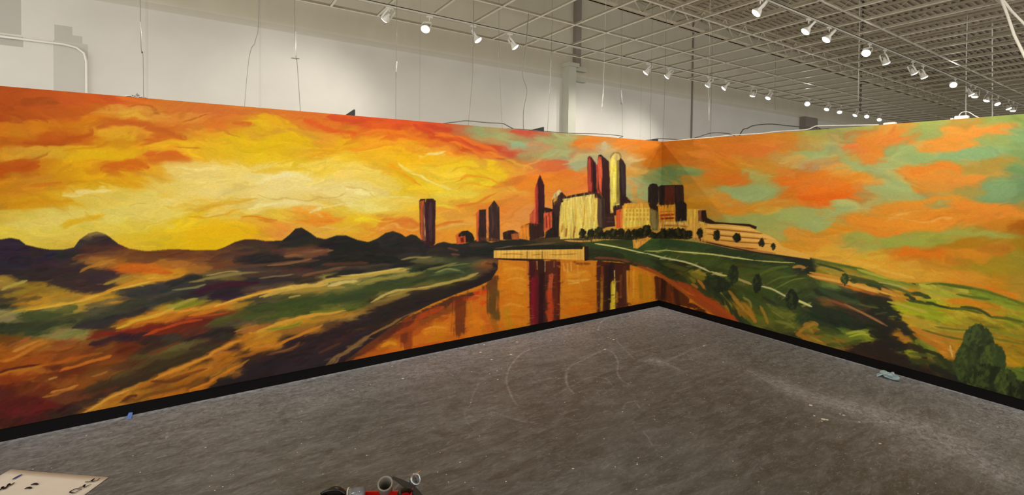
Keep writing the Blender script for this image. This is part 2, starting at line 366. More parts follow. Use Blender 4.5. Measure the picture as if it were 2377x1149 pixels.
while z < 2.6:
    ring = [(math.cos(a)*.013+.0, -math.cos(a)*.009, z+.03+math.sin(a)*.028) for a in [2*math.pi*j/10 for j in range(11)]]
    bm = bmesh.new(); tube(bm, ring, .0075, 6, False); obj('link', bm, M['chain'], ch, True)
    bm = bmesh.new(); tube(bm, [(.0, 0, z+.05), (0, 0, z+.112)], .004, 6); obj('link', bm, M['wire'], ch, True); z += .11
wire('suspension_rod', [(10.0, -1.0, RZ), (10.05, -1, 4.736), (10.191, -1, 3.0)], .013, M['rod'], 'pale rod dropping behind the white junction box with the arched conduit', 'rod')
wire('suspension_rod', [(11.2, -1.2, RZ), (11.306, -1.2, 5.433), (11.598, -1.2, 3.0)], .016, M['rod'], 'pale rod nearest the right edge, crossing the middle track', 'rod')
st = thing('hanging_hoses', 'pair of pale hoses spreading down from one point at the top right', 'hose', (1.5, -3.3, 4.06))
bm = bmesh.new(); tube(bm, [Vector(p)-Vector((1.5, -3.3, 4.06)) for p in [(1.5, -3.22, 4.07), (1.5, -3.262, 3.87), (1.5, -3.315, 3.68), (1.5, -3.375, 3.44), (1.5, -3.453, 3.213), (1.5, -3.6, 2.8)]], .013, 8); obj('hose', bm, M['tee'], st, True)
bm = bmesh.new(); tube(bm, [Vector(p)-Vector((1.5, -3.3, 4.06)) for p in [(1.52, -3.24, 4.07), (1.5, -3.265, 3.87), (1.5, -3.35, 3.7), (1.5, -3.445, 3.54), (1.5, -3.7, 3.2)]], .011, 8); obj('hose', bm, M['tee'], st, True)

T = 2.44
wire('wall_top_cable', [(-3.47, .06, T+.004), (-3.29, .1, 2.480), (-3.157, .1, 2.502), (-2.908, .1, 2.501), (-2.705, .1, 2.508), (-2.627, .1, 2.486), (-2.55, .06, T+.004)], .006, M['cable'], 'black cable humped over the left wall top, left of the second wedge bracket', 'cable')
wire('wall_top_cable', [(-2.66, .06, T+.006), (-2.399, .08, 2.456), (-1.835, .1, 2.459), (-1.62, .1, 2.463), (-1.086, .1, 2.486), (-.72, .1, 2.483), (-.76, .1, 2.462), (-.80, .08, T+.005)], .005, M['cable'], 'thin dark cable lying along the left wall top below the column', 'cable')
wire('wall_top_cable', [(-.23, .06, T+.006), (.129, .14, 2.50), (.69, .12, 2.517), (1.016, .12, 2.578), (1.356, .12, 2.663), (1.717, .12, 2.687), (2.033, .12, 2.663), (2.4, .1, 2.52), (2.6, .1, 2.3)], .007, M['cable'], 'dark cable arching up beyond the wall corner', 'cable')
wire('wall_top_cable', [(2.5, .5, 2.2), (2.848, .5, 2.799), (3.062, .5, 2.895), (3.312, .5, 2.972), (3.905, .5, 3.043), (4.579, .5, 3.058), (5.308, .5, 3.084), (5.895, .5, 3.108), (6.4, .5, 3.0)], .010, M['cable'], 'long grey cable looping behind the right wall in front of the dim wall', 'cable')
wire('wall_top_cable', [(.04, .004, T+.006), (.04, -.447, 2.449), (.04, -.787, 2.452), (.04, -1.1, 2.460), (.04, -1.443, 2.452), (.04, -1.654, 2.460), (.04, -1.901, 2.456), (.04, -2.018, 2.456), (.04, -2.086, 2.481), (.04, -2.152, 2.485), (.04, -2.506, 2.460), (.04, -2.695, T+.006)], .006, M['whitecable'], 'white cable lying along the top of the right painted wall', 'cable')
# black wedge brackets behind the top edge of the left wall
for x0, x1, h, lab in ((-4.49, -4.385, .072, 'black wedge bracket on the wall top above the yellow sky, leftmost of three'), (-2.37, -2.10, .068, 'wide black wedge bracket on the wall top left of the column'), (-.34, .02, .052, 'long flat black wedge bracket at the corner of the two walls')):
    bm = bmesh.new(); y0, y1 = .085, .115
    a = [bm.verts.new(v) for v in ((x0, y0, T), (x1, y0, T), (x1, y0, T+h), (x1-.012, y0, T+h))]; b = [bm.verts.new((v.co.x, y1, v.co.z)) for v in a]
    bm.faces.new(a); bm.faces.new(b[::-1])
    for i in range(4): bm.faces.new((a[i], b[i], b[(i+1) % 4], a[(i+1) % 4]))
    tag(obj('wedge_bracket', bm, M['blackplastic']), lab, 'bracket', 'black wedge brackets on the left wall')
# foil on wall top
bm = bmesh.new(); bmesh.ops.create_grid(bm, x_segments=14, y_segments=6, size=.5)
rr = random.Random(3)
for v in bm.verts: v.co = Vector((-6.035+v.co.x*.13, .06+v.co.y*.06, T+.006+abs(rr.gauss(0, .011))*(1-abs(v.co.x)*1.6)))
g_ = bmesh.ops.extrude_face_region(bm, geom=list(bm.faces))
for v in [e for e in g_['geom'] if isinstance(e, bmesh.types.BMVert)]: v.co.z += .003
tag(obj('crumpled_foil', bm, M['silver']), 'crumpled silver wrapper lying on the left end of the orange wall top', 'foil')
# junction box with arched conduit, white plates on the right wall top
jb = thing('junction_box', 'white metal junction box with an arched conduit on the right wall top', 'junction box', (.06, -3.32, T))
bm = bmesh.new(); box(bm, -.03, .03, -.045, .045, 0, .032); bevel(bm, .004); obj('box', bm, M['white_metal'], jb)
bm = bmesh.new(); tube(bm, rounded([(0, .02, .03), (0, .012, .052), (0, -.01, .066), (0, -.045, .06), (0, -.09, .02), (0, -.115, .004)]), .0035, 8); obj('conduit', bm, M['white_metal'], jb, True)
bm = bmesh.new(); box(bm, -.03, .03, .05, .072, 0, .014); obj('plate', bm, M['trackwhite'], jb)
bm = bmesh.new(); box(bm, .03, .09, -2.83, -2.735, T, T+.022); bevel(bm, .003); tag(obj('white_box', bm, M['white_metal']), 'small flat white box on the right wall top below the last rear spotlights', 'box')
bm = bmesh.new(); box(bm, .07, .10, -2.22, -2.10, T, T+.015); bevel(bm, .002); tag(obj('black_clamp', bm, M['blackplastic']), 'small black clamp under the white cable on the right wall top', 'clamp')
# conduit on the back wall
cd = thing('wall_conduit', 'white painted pipe running along the back wall and bending down at the far left', 'conduit', (-6.818, 3.22, 0))
bm = bmesh.new(); tube(bm, [(-3.4, 0, 3.42), (-.2, 0, 3.42), (-.09, 0, 3.40), (-.02, 0, 3.34), (0, 0, 3.24), (0, 0, .05)], .014, 10); obj('pipe', bm, M['white_metal'], cd, True)

# ---------------------------------------------------------------- floor
FX0, FX1, FY0, FY1 = -10.5, 24, -13, 3.25
def floor_mask():
    """where dust, scuffs and chair-drag arcs lie, with light painted in toward the walls: plan of the visible bay, x -7.6..0, y -5.2..0"""
    x0, x1, y0, y1, st = -7.6, 0.0, -5.4, 0.0, .0125
    nx, ny = int((x1-x0)/st)+1, int((y1-y0)/st)+1
    X_, Y_ = np.meshgrid(x0+np.arange(nx)*st, y0+np.arange(ny)*st)
    rng = np.random.default_rng(11); m = np.zeros(X_.shape)
    def seg(px, w, a):
        nonlocal m
        P = np.array([floor_pt(*q) for q in px]); 
        if len(P) > 2: P = smooth_line(P, 6)
        best = np.full(X_.shape, 9.)
        for p, q in zip(P, P[1:]):
            bx = (X_ > min(p[0], q[0])-.2) & (X_ < max(p[0], q[0])+.2) & (Y_ > min(p[1], q[1])-.2) & (Y_ < max(p[1], q[1])+.2)
            d = q-p; L = d@d or 1e-9; xx, yy = X_[bx], Y_[bx]; tt = np.clip(((xx-p[0])*d[0]+(yy-p[1])*d[1])/L, 0, 1)
            best[bx] = np.minimum(best[bx], np.hypot(xx-p[0]-tt*d[0], yy-p[1]-tt*d[1]))
        m = np.maximum(m, a*np.exp(-(best/w)**2))
    for l in FLOOR_MARKS: seg(l[2], l[0]*.7, l[1]*.8)
    for (px, rx, ry, a) in FLOOR_DUST_LIGHT:
        c_ = floor_pt(*px); m += a*np.exp(-((X_-c_[0])/rx)**2-((Y_-c_[1])/ry)**2)
    # pale line where floor meets the black baseboards
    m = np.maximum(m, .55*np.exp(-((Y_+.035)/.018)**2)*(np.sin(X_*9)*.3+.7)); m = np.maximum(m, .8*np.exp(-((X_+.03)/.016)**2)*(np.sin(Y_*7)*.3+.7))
    m += .2*np.exp(Y_/.35)+.15*np.exp(X_/.4)+.26*np.exp(Y_/1.3)+.22*np.exp(X_/1.1)  # paler toward both walls: the brighter light there is put into the colour
    return X_, Y_, np.clip(m, 0, 1)
FH = None
def floor_pt(px, py):
    """point of the floor drawing (same sheet as the wall painting) as floor x, y"""
    d = Vector(((px-CX)/F_PX, -(py-CY)/F_PX, 1)); w_ = r2*d.x+u2*d.y+fw*d.z; k = -CAM.z/w_.z
    return np.array([CAM.x+w_.x*k, CAM.y+w_.y*k])
FLOOR_MARKS = [(0.012, 0.55, [(1265, 802), (1220, 815), (1196, 835), (1180, 860), (1176, 888), (1188, 921), (1200, 941)]), (0.016, 0.5, [(1400, 812), (1347, 839), (1322, 851), (1314, 872), (1318, 896), (1331, 913)]), (0.012, 0.5, [(1404, 811), (1424, 819), (1435, 843), (1433, 864), (1445, 884), (1461, 892)]), (0.012, 0.55, [(1388, 766), (1398, 745), (1429, 733), (1490, 727), (1588, 733)]), (0.008, 0.5, [(1445, 949), (1453, 937), (1478, 931), (1496, 941)]), (0.008, 0.55, [(1475, 934), (1481, 941), (1486, 949)]), (0.006, 0.6, [(1494, 1002), (1506, 1019), (1515, 1035)]), (0.01, 0.3, [(1110, 892), (1096, 921), (1092, 941), (1078, 958), (1086, 982), (1102, 998)]), (0.014, 0.32, [(1286, 917), (1318, 902), (1367, 876), (1408, 880), (1424, 900)]), (0.008, 0.35, [(1314, 970), (1335, 975), (1355, 972)]), (0.01, 0.25, [(1245, 1064), (1286, 1053), (1310, 1062)]), (0.03, 0.45, [(1498, 839), (1520, 835), (1560, 850), (1580, 860)]), (0.02, 0.4, [(1530, 850), (1560, 832), (1600, 815), (1640, 800)]), (0.012, 0.35, [(1430, 790), (1470, 830), (1500, 842)]), (0.01, 0.3, [(1228, 892), (1261, 880), (1286, 878)]), (0.006, 0.6, [(391, 1000), (388, 1012), (383, 1023)]), (0.006, 0.4, [(330, 1075), (370, 1062), (420, 1045)]), (0.006, 0.4, [(440, 1062), (480, 1054), (500, 1052)]), (0.008, 0.3, [(200, 1090), (260, 1060), (330, 1030), (400, 1020)]), (0.008, 0.3, [(560, 1010), (640, 985), (720, 960)]), (0.01, 0.35, [(1734, 858), (1790, 890), (1840, 910)]), (0.02, 0.3, [(1900, 955), (1960, 975), (2072, 980)]), (0.012, 0.4, [(2140, 893), (2230, 930), (2300, 960)]), (0.012, 0.3, [(1140, 955), (1200, 975), (1260, 985)]), (0.01, 0.25, [(900, 1010), (1000, 985), (1100, 975)])]
FLOOR_DUST_LIGHT = [((1540, 720), 0.5, 0.5, 0.3), ((1300, 775), 1.2, 0.22, 0.12), ((1790, 880), 0.1, 0.25, 0.35), ((1870, 920), 0.12, 0.3, 0.4), ((1960, 940), 0.16, 0.22, 0.4), ((2060, 970), 0.22, 0.2, 0.38), ((2160, 1010), 0.25, 0.2, 0.3), ((2250, 1050), 0.3, 0.25, 0.35), ((2330, 1000), 0.25, 0.3, 0.25), ((2350, 1110), 0.2, 0.2, 0.35), ((1530, 840), 0.1, 0.1, 0.35), ((2100, 1060), 0.2, 0.2, 0.2), ((1640, 830), 0.3, 0.25, 0.12), ((1130, 960), 0.15, 0.1, 0.15), ((2377, 960), 0.2, 0.3, 0.35), ((850, 900), 0.9, 0.15, 0.1)]  # pale dust spots; the first one paints the brighter light in the corner
def grid_mesh(name, P, cols=None, attr='paint', mono=False):
    ny, nx = P.shape[:2]; me = D.meshes.new(name)
    me.vertices.add(nx*ny); me.vertices.foreach_set('co', P.reshape(-1).astype(np.float32))
    i = np.arange(ny-1)[:, None]*nx+np.arange(nx-1)[None]; q = np.stack([i, i+1, i+1+nx, i+nx], -1).reshape(-1)
    n = (nx-1)*(ny-1); me.loops.add(n*4); me.loops.foreach_set('vertex_index', q.astype(np.int32))
    me.polygons.add(n); me.polygons.foreach_set('loop_start', np.arange(0, n*4, 4, dtype=np.int32))
    me.update(calc_edges=True)
    if cols is not None:
        a = me.color_attributes.new(attr, 'FLOAT_COLOR', 'POINT'); c_ = np.ones((ny*nx, 4), np.float32); c_[:, :3] = cols.reshape(-1, 3); a.data.foreach_set('color', c_.reshape(-1))
    return me

# ---------------------------------------------------------------- the painted design
# The whole painting is laid out as one flat drawing (SHEET), brush stroke by brush
# stroke, then carried onto the two display walls by each wall's own flat mapping.
SX0, SX1, SY0, SY1 = -60, 2440, 180, 1060
SW, SH = SX1 - SX0, SY1 - SY0
def hexc(h):
    r, g, b = [int(h[i:i+2], 16) for i in (0, 2, 4)]
    if g > r: r, g, b = r+.5*(g-r)+.06*max(0, g-120), g+.02*max(0, g-120), b*.86       # the greens and teals are mixed with a little orange
    return np.array((r, g, b), float) / 255
PTS = '''
0,215,a84a12 0,260,a5450f 0,300,c4700f 0,330,b8600c 0,355,c98c20 0,390,b05008 0,430,c8800f 0,470,c98a14 0,500,d9b840 0,540,d8c040
50,225,a84a12 50,262,a0430f 50,285,c06c10 50,310,c47412 50,330,b4580c 50,355,c99026 50,385,b86010 50,430,c48018 50,470,d0920f 50,500,d9bc48 50,540,dcc448
100,225,b04c14 100,260,b0501a 100,290,c8780f 100,325,b4560c 100,355,cc9626 100,385,c47c10 100,430,c88a1a 100,465,cf960f 100,500,dcc052 100,540,dcc648 100,570,d8bc40
150,230,b4501a 150,262,b45418 150,290,c0680f 150,322,b85c10 150,350,d0a020 150,390,cf940c 150,425,cc8c10 150,462,d8a820 150,500,dcc458 150,560,d8b440
200,230,b8501a 200,255,bc6016 200,285,c8780f 200,320,c06510 200,350,d8a80f 200,385,dca008 200,420,d8a00a 200,455,dcc050 200,500,dcc458 200,530,e0c440
250,238,b84e1a 250,258,c8801c 250,285,b86014 250,310,d0981c 250,335,c88810 250,360,d8a80f 250,385,cc7c14 250,420,d49a10 250,450,dcc050 250,500,dcc458 250,540,dcc040
300,240,c0601c 300,262,d09830 300,290,b86014 300,315,d4a020 300,335,c88c10 300,365,d8a80f 300,390,cc7014 300,420,d49a10 300,445,dcc050 300,490,e0c858 300,530,dcc030 300,560,e0bc30
350,248,c06e26 350,270,c88428 350,295,b8601c 350,325,c8701c 350,345,d8a018 350,365,c86a1a 350,395,d89c20 350,420,dcb03c 350,460,e0c860 350,510,e0c450 350,560,e0bc28
400,248,c06a26 400,275,c87c28 400,300,c06414 400,330,d8a010 400,365,c86a1a 400,395,e0c060 400,440,e0c45c 400,490,e0c650 400,530,e4c020 400,565,dcb818
450,255,c06a28 450,275,cc8430 450,300,c87a24 450,325,d8a41c 450,350,dca820 450,385,e0c060 450,430,e4c864 450,475,e0b838 450,510,e6c028 450,560,e8bc10
500,262,c0682a 500,290,cc6c22 500,310,d8a41c 500,350,dcb01c 500,390,e4c460 500,440,e4c868 500,480,e0b030 500,530,eabc10 500,560,e6bc10
550,265,c87428 550,290,cc7c24 550,315,dcb014 550,350,dcb420 550,390,e4c048 550,430,e4c868 550,475,e0b434 550,500,e8c038 550,540,ecba14
600,265,c4702a 600,280,d8ac14 600,310,d09c24 600,340,dcb410 600,380,e4bc20 600,420,e8d278 600,460,e8d070 600,490,e8c040 600,520,e4a830 600,545,e8ac28
650,268,c87028 650,290,d8a81c 650,325,dcb410 650,350,dcb014 650,385,e4bc24 650,410,ecd88c 650,440,ead27c 650,470,ead47c 650,500,eac440 650,535,e89838
700,270,c86a28 700,290,d07828 700,320,dcb014 700,350,d8a824 700,390,e8c430 700,420,ecd478 700,460,e8cc6c 700,500,e8a030 700,540,e8b040
750,272,cc6a26 750,295,d07424 750,320,d8942a 750,350,dca01c 750,390,eac438 750,430,ead078 750,470,e8c860 750,505,e89428 750,540,e8ac40
800,275,d05820 800,300,d08020 800,330,e0a818 800,370,e8c030 800,410,ecd068 800,450,f0da80 800,490,ecc840 800,530,e8b830
850,278,c84c22 850,305,d86c1c 850,330,e0981c 850,360,e8b020 850,400,eccc50 850,440,ecd474 850,480,f0dc70 850,510,f0c420 850,540,e8a830
900,285,c84a24 900,310,d86c1c 900,335,e8a818 900,365,ecb820 900,390,e8b428 900,430,e8c84c 900,470,ecd060 900,505,e8a830 900,530,e88c30
950,290,d05420 950,310,e07820 950,335,e8a41c 950,365,f0b418 950,395,e8b820 950,430,ecc428 950,470,eccc50 950,500,ecb838 950,520,e88830 950,540,f09a30
1000,298,c84422 1000,325,d8641c 1000,350,e8a428 1000,370,e8b420 1000,400,e8c030 1000,440,f0c830 1000,480,ecc430 1000,505,f0b830 1000,530,e89838
1030,300,c8542a 1030,325,d86820 1030,345,e0882c 1030,370,e8b828 1030,400,f0cc38 1030,440,f0cc34 1030,470,f0c43c 1030,495,f0a840 1030,520,f0b03c 1030,545,f09c30
1060,300,b06840 1060,322,d06020 1060,350,d87020 1060,380,e8c420 1060,440,ecc838 1060,480,e8a030 1060,510,f0a840 1060,540,f0a430
1120,305,7a9878 1110,330,b06c40 1110,352,c84c20 1120,380,d8a830 1120,420,e8c828 1120,455,e8bc30
1150,315,88a078 1150,340,c04c28 1150,365,c88c38 1150,400,e8c020 1150,450,e8a038 1150,490,e88830 1180,520,f09c40 1180,400,e8a830 1180,440,eab040
1200,308,b05838 1200,320,90a078 1190,335,6ca898 1200,355,c05030 1200,380,c87830 1210,420,e08028 1200,460,e89038 1200,500,e89848 1210,540,f0a048
1230,312,b8503c 1230,335,78a890 1230,360,98a47c 1230,400,e08838 1260,320,98a078 1245,340,cc8050 1260,362,98a880 1265,385,d07040 1270,420,e88428 1300,385,d86838 1300,350,90a888 1310,320,94a680 1300,420,e88828
1350,330,d88030 1350,350,d07838 1330,368,98b098 1345,385,98b098 1340,410,e88030 1330,440,e88838 1380,335,d88838
1400,330,d08438 1405,345,b8b490 1390,365,a8a880 1460,335,e08830 1460,355,d89040 1460,375,c8b078 1470,400,d8a048 1480,430,c0b078 1490,455,90b890 1500,340,dc7c18 1520,370,cc7418 1510,400,b0a460 1512,425,70a47c 1500,470,c88c44
1528,345,c87420 1528,380,b87018 1528,405,589068
1545,345,b86414 1545,370,bc6814 1548,400,548a62 1548,420,5c9064 1590,345,cc7c1c 1590,370,c47420 1600,400,649464 1600,425,cc8c28 1600,480,d09020
1650,330,d88024 1650,360,e08430 1650,390,d88228 1650,420,d08420 1650,440,c09440 1660,470,e09828 1640,490,c89030 1650,520,a8a050
1700,325,e0842c 1700,355,e4802c 1700,385,e08c24 1700,420,e07c20 1690,440,88b07c 1700,470,d89438 1720,485,e09428 1740,450,88bc88 1720,520,a0b070
1760,320,e48a30 1760,350,ec8438 1760,380,d89838 1760,410,a8b070 1770,450,88b888 1770,475,d8a038 1770,510,98b070
1820,310,dc9030 1820,340,e49038 1820,370,d0a050 1800,400,e09030 1840,420,ec8024 1840,450,e88028 1810,470,dc9430 1840,500,a0b878 1830,530,b8b060
1880,305,a8b068 1880,330,c8a050 1870,360,98b880 1900,380,c8a068 1890,410,ec8828 1900,440,f07820 1900,465,f07420 1880,490,a0b078 1880,520,90b884 1880,545,d09830 1900,560,e8a030
1950,295,90b078 1960,315,b09858 1950,340,98b488 1960,370,c8a048 1950,400,e8a040 1950,430,f08420 1960,450,f07018 1950,480,98b480 1960,500,c8a048 1960,530,e09428 1960,580,e8b040
2020,290,98a868 2020,310,e08c38 1990,340,e8803c 2030,340,e48430 2020,370,dc8c38 1990,385,88b888 2000,415,e89430 2050,400,90b488 2000,450,c09850 2040,440,98b080 2020,480,b8a860 2000,510,e09028 2060,490,d89430 2040,540,e4922a 2000,550,b8a048 1990,570,a8a850 2030,600,e0b038
2080,290,d89038 2090,320,e08838 2090,350,80a878 2070,380,90b080 2100,400,e08a30 2080,430,88b080 2090,460,98a878 2120,480,d89030 2100,520,e89428 2100,560,a0a048 2100,590,d88020 2100,630,e0a838
2150,280,88a868 2150,310,88a068 2160,340,d89038 2140,370,78a878 2160,400,e09030 2150,430,d89030 2180,465,90a070 2180,500,e08c28 2170,530,e0902c 2160,550,98a048 2150,590,d87818 2170,620,d09028 2150,645,dca030
2230,275,b89040 2230,310,d89038 2230,335,d88c30 2230,360,68a880 2240,390,b09040 2240,420,d08c34 2250,450,a09048 2230,480,d88a28 2260,510,d88428 2240,540,a89838 2260,560,b07c18 2240,600,c88420 2240,650,d8942c
2300,270,78a060 2310,300,d88c38 2300,330,80a068 2290,350,60a480 2320,380,a88838 2300,400,b09040 2310,430,5c9c78 2310,460,5c9874 2310,490,d88428 2320,520,c88020 2330,545,a09840 2310,580,c08020 2310,620,a88c20 2310,660,c8881e
2377,270,6c9858 2377,310,60a078 2377,350,60986c 2377,390,509468 2377,430,508f70 2377,470,589068 2377,490,d08828 2377,530,a85c10 2377,560,a07818 2377,600,9c8828 2377,650,a8882a 2377,690,c09028
'''
GPTS = '''
0,580,2e2230 0,620,2c2430 0,660,a08030 0,680,504028 0,705,3c3c28 0,733,8c8050 0,765,303828 0,790,7a4818 0,820,a85c14 0,850,9a4a10 0,880,8a3c10 0,910,5a2418 0,950,5c201a 0,990,4a2018
80,600,302428 80,640,342828 80,670,8c6c20 80,700,c08c28 80,730,505c38 80,765,3c4a34 80,800,a86824 80,830,a05014 80,870,a8601c 80,900,6e3014 80,940,642018 80,980,48201a
160,590,33282a 160,620,38282a 160,655,3a2c28 160,690,b08428 160,710,c09830 160,740,50583a 160,775,8c8448 160,800,8c5420 160,830,8c4818 160,860,6c3014 160,890,8a4c18 160,920,6a3820 160,960,3c241c
240,560,38282a 240,582,503028 240,608,a06c28 240,640,342830 240,668,40302c 240,690,c89028 240,720,58503a 240,750,38302c 240,780,7a4e20 240,810,7a4018 240,840,7c4218 240,870,7a4a1e 240,910,50301c 240,950,b87a24
300,595,7c4c20 300,622,c06018 300,650,b08028 300,680,403c30 300,720,34302e 300,750,b0681c 300,780,4a201c 300,810,6a3018 300,850,5c3a20 300,880,443020 300,920,b0741e
350,595,6c4424 350,625,c86818 350,648,d09428 350,675,3c3c34 350,700,40403a 350,735,c07c20 350,765,7a2c18 350,790,3a2820 350,820,5a4c28 350,850,40301e 350,885,7a4a1c 350,920,a0681c
400,590,6e4020 400,610,a86c28 400,630,d08c20 400,655,484034 400,690,40443a 400,712,b88c24 400,735,c07018 400,760,6a2c18 400,790,3c3428 400,820,544824 400,850,40301e 400,880,a87420 400,920,a86018
450,600,7c4c24 450,620,a06828 450,650,3c342c 450,680,35333a 450,700,908028 450,720,c08020 450,745,6a2818 450,775,5c3020 450,800,584c2c 450,830,3c2c1e 450,860,b8721c 450,890,7c4818 450,915,b06a1c
520,590,5c3828 520,610,6c4428 520,640,6c5c38 520,665,3a2028 520,690,3a2430 520,710,c08824 520,730,6c3c20 520,750,50482c 520,775,383028 520,800,543420 520,830,b8701c 520,860,a86c24 520,890,2c221e
600,580,443028 600,600,262424 600,630,4a3a34 600,650,34302e 600,675,4c3c34 600,695,584c34 600,715,485434 600,740,585434 600,760,a06830 600,780,c08424 600,800,c07c20 600,830,3c2a20 600,860,2c2024
700,560,2e2a26 700,590,6c4834 700,610,2c2824 700,630,4c3430 700,650,3c3028 700,672,b08c38 700,690,4c5c34 700,720,44602f 700,745,a07c28 700,765,a06c28 700,790,3a2824 700,820,33262a 700,850,2e2226
800,570,262626 800,600,2c2c28 800,628,302c28 800,645,a89848 800,665,808040 800,690,3c5c38 800,715,6c7038 800,735,9c7838 800,755,5c4028 800,780,3a2a24 800,810,33262a 800,840,33242a
900,570,2c2a28 900,600,2c2c28 900,613,303028 900,628,a89c50 900,645,485c40 900,665,3c5438 900,680,6c6030 900,700,3a3024 900,720,3a2a24 900,760,3a2a22
1000,590,302c28 1000,603,706840 1000,615,38382c 1000,632,44563c 1000,648,54603c 1000,662,6c6030 1000,680,3c3028 1000,700,3a2a22
1080,580,30302c 1080,595,302c2a 1080,610,486048 1080,630,405040 1080,645,5c5430 1080,660,3c2c20 1130,570,2c2c28 1130,590,2c2a2a 1130,612,7c5430 1130,630,5c4030 1150,640,2c2424
'''
# green bank on the right of the river, its fields and the far right hills
RPTS = '''
1370,575,2f5230 1370,590,32382a 1420,580,2f4c2c 1420,595,2c4028 1480,590,2c5434 1480,610,2c4028 1480,620,3a4a2c
1540,565,285838 1540,585,3c5c34 1540,610,2c3c28 1540,630,382c20 1600,570,285434 1600,590,40602f 1600,615,34402a 1600,640,7c7428 1600,655,5a5428
1650,580,2c5030 1650,600,3c5c32 1650,630,344828 1650,655,283c2c 1680,690,2c4428 1700,590,284830 1700,620,38502c 1700,650,44602f 1700,680,3c4a24 1720,720,a07824 1700,760,2a4030
1760,600,2c4630 1760,630,3c5830 1760,660,40582f 1760,690,34502c 1760,720,4c5c28 1760,750,6c7030 1790,770,44502c
1820,610,30482c 1820,640,3c5430 1820,670,3c5830 1820,700,304a30 1820,730,607030 1830,760,5a6830 1840,780,34422c
1870,600,24342c 1870,625,283830 1880,650,3c5830 1880,680,344a30 1880,710,2c4430 1880,740,243c30 1880,770,8c7028 1880,800,a07c28
1940,640,a09038 1940,660,508040 1940,680,2c4434 1930,700,7c5a30 1940,720,28382c 1950,740,24362c 1940,770,507030 1950,800,8c7028
2000,690,2c382c 2000,710,644028 2000,730,34302a 2000,750,30382c 2000,780,7c8c30 2000,810,30281e 2040,720,2a2a24 2060,760,2a2824 2060,800,2c2420 2060,840,34261c 2020,820,3a2a20
1910,603,60783c 1950,615,708038 2000,622,68803c 2050,635,70883c 1920,625,b09030 1960,640,c89030 2000,660,c87c24 2030,680,4a3c28
2100,650,7c9038 2100,680,c08c28 2100,720,9cac28 2100,750,c8a028 2100,780,c08024 2130,810,8ca030 2150,840,3a4424 2130,860,302820
2160,655,a8a838 2160,680,b8a838 2160,710,88a028 2160,735,90a024 2160,755,b8a030 2170,790,c08428 2180,820,c88824 2180,850,3c4c24 2180,880,302c20
2220,660,7c8c30 2220,680,b8b038 2220,700,c8901c 2220,720,b8a028 2220,740,a89c28 2220,765,a88c28 2230,790,c08c24
2290,670,688438 2290,690,6c9028 2290,710,c08820 2290,730,b89c28 2290,750,a08c24 2290,770,a08424 2290,800,b88c20 2300,830,b88820
2377,700,588030 2377,720,a89028 2377,745,889028 2377,770,a08c24 2377,800,a88420 2377,830,b08818 2377,870,44702c 2377,900,2c4424
'''
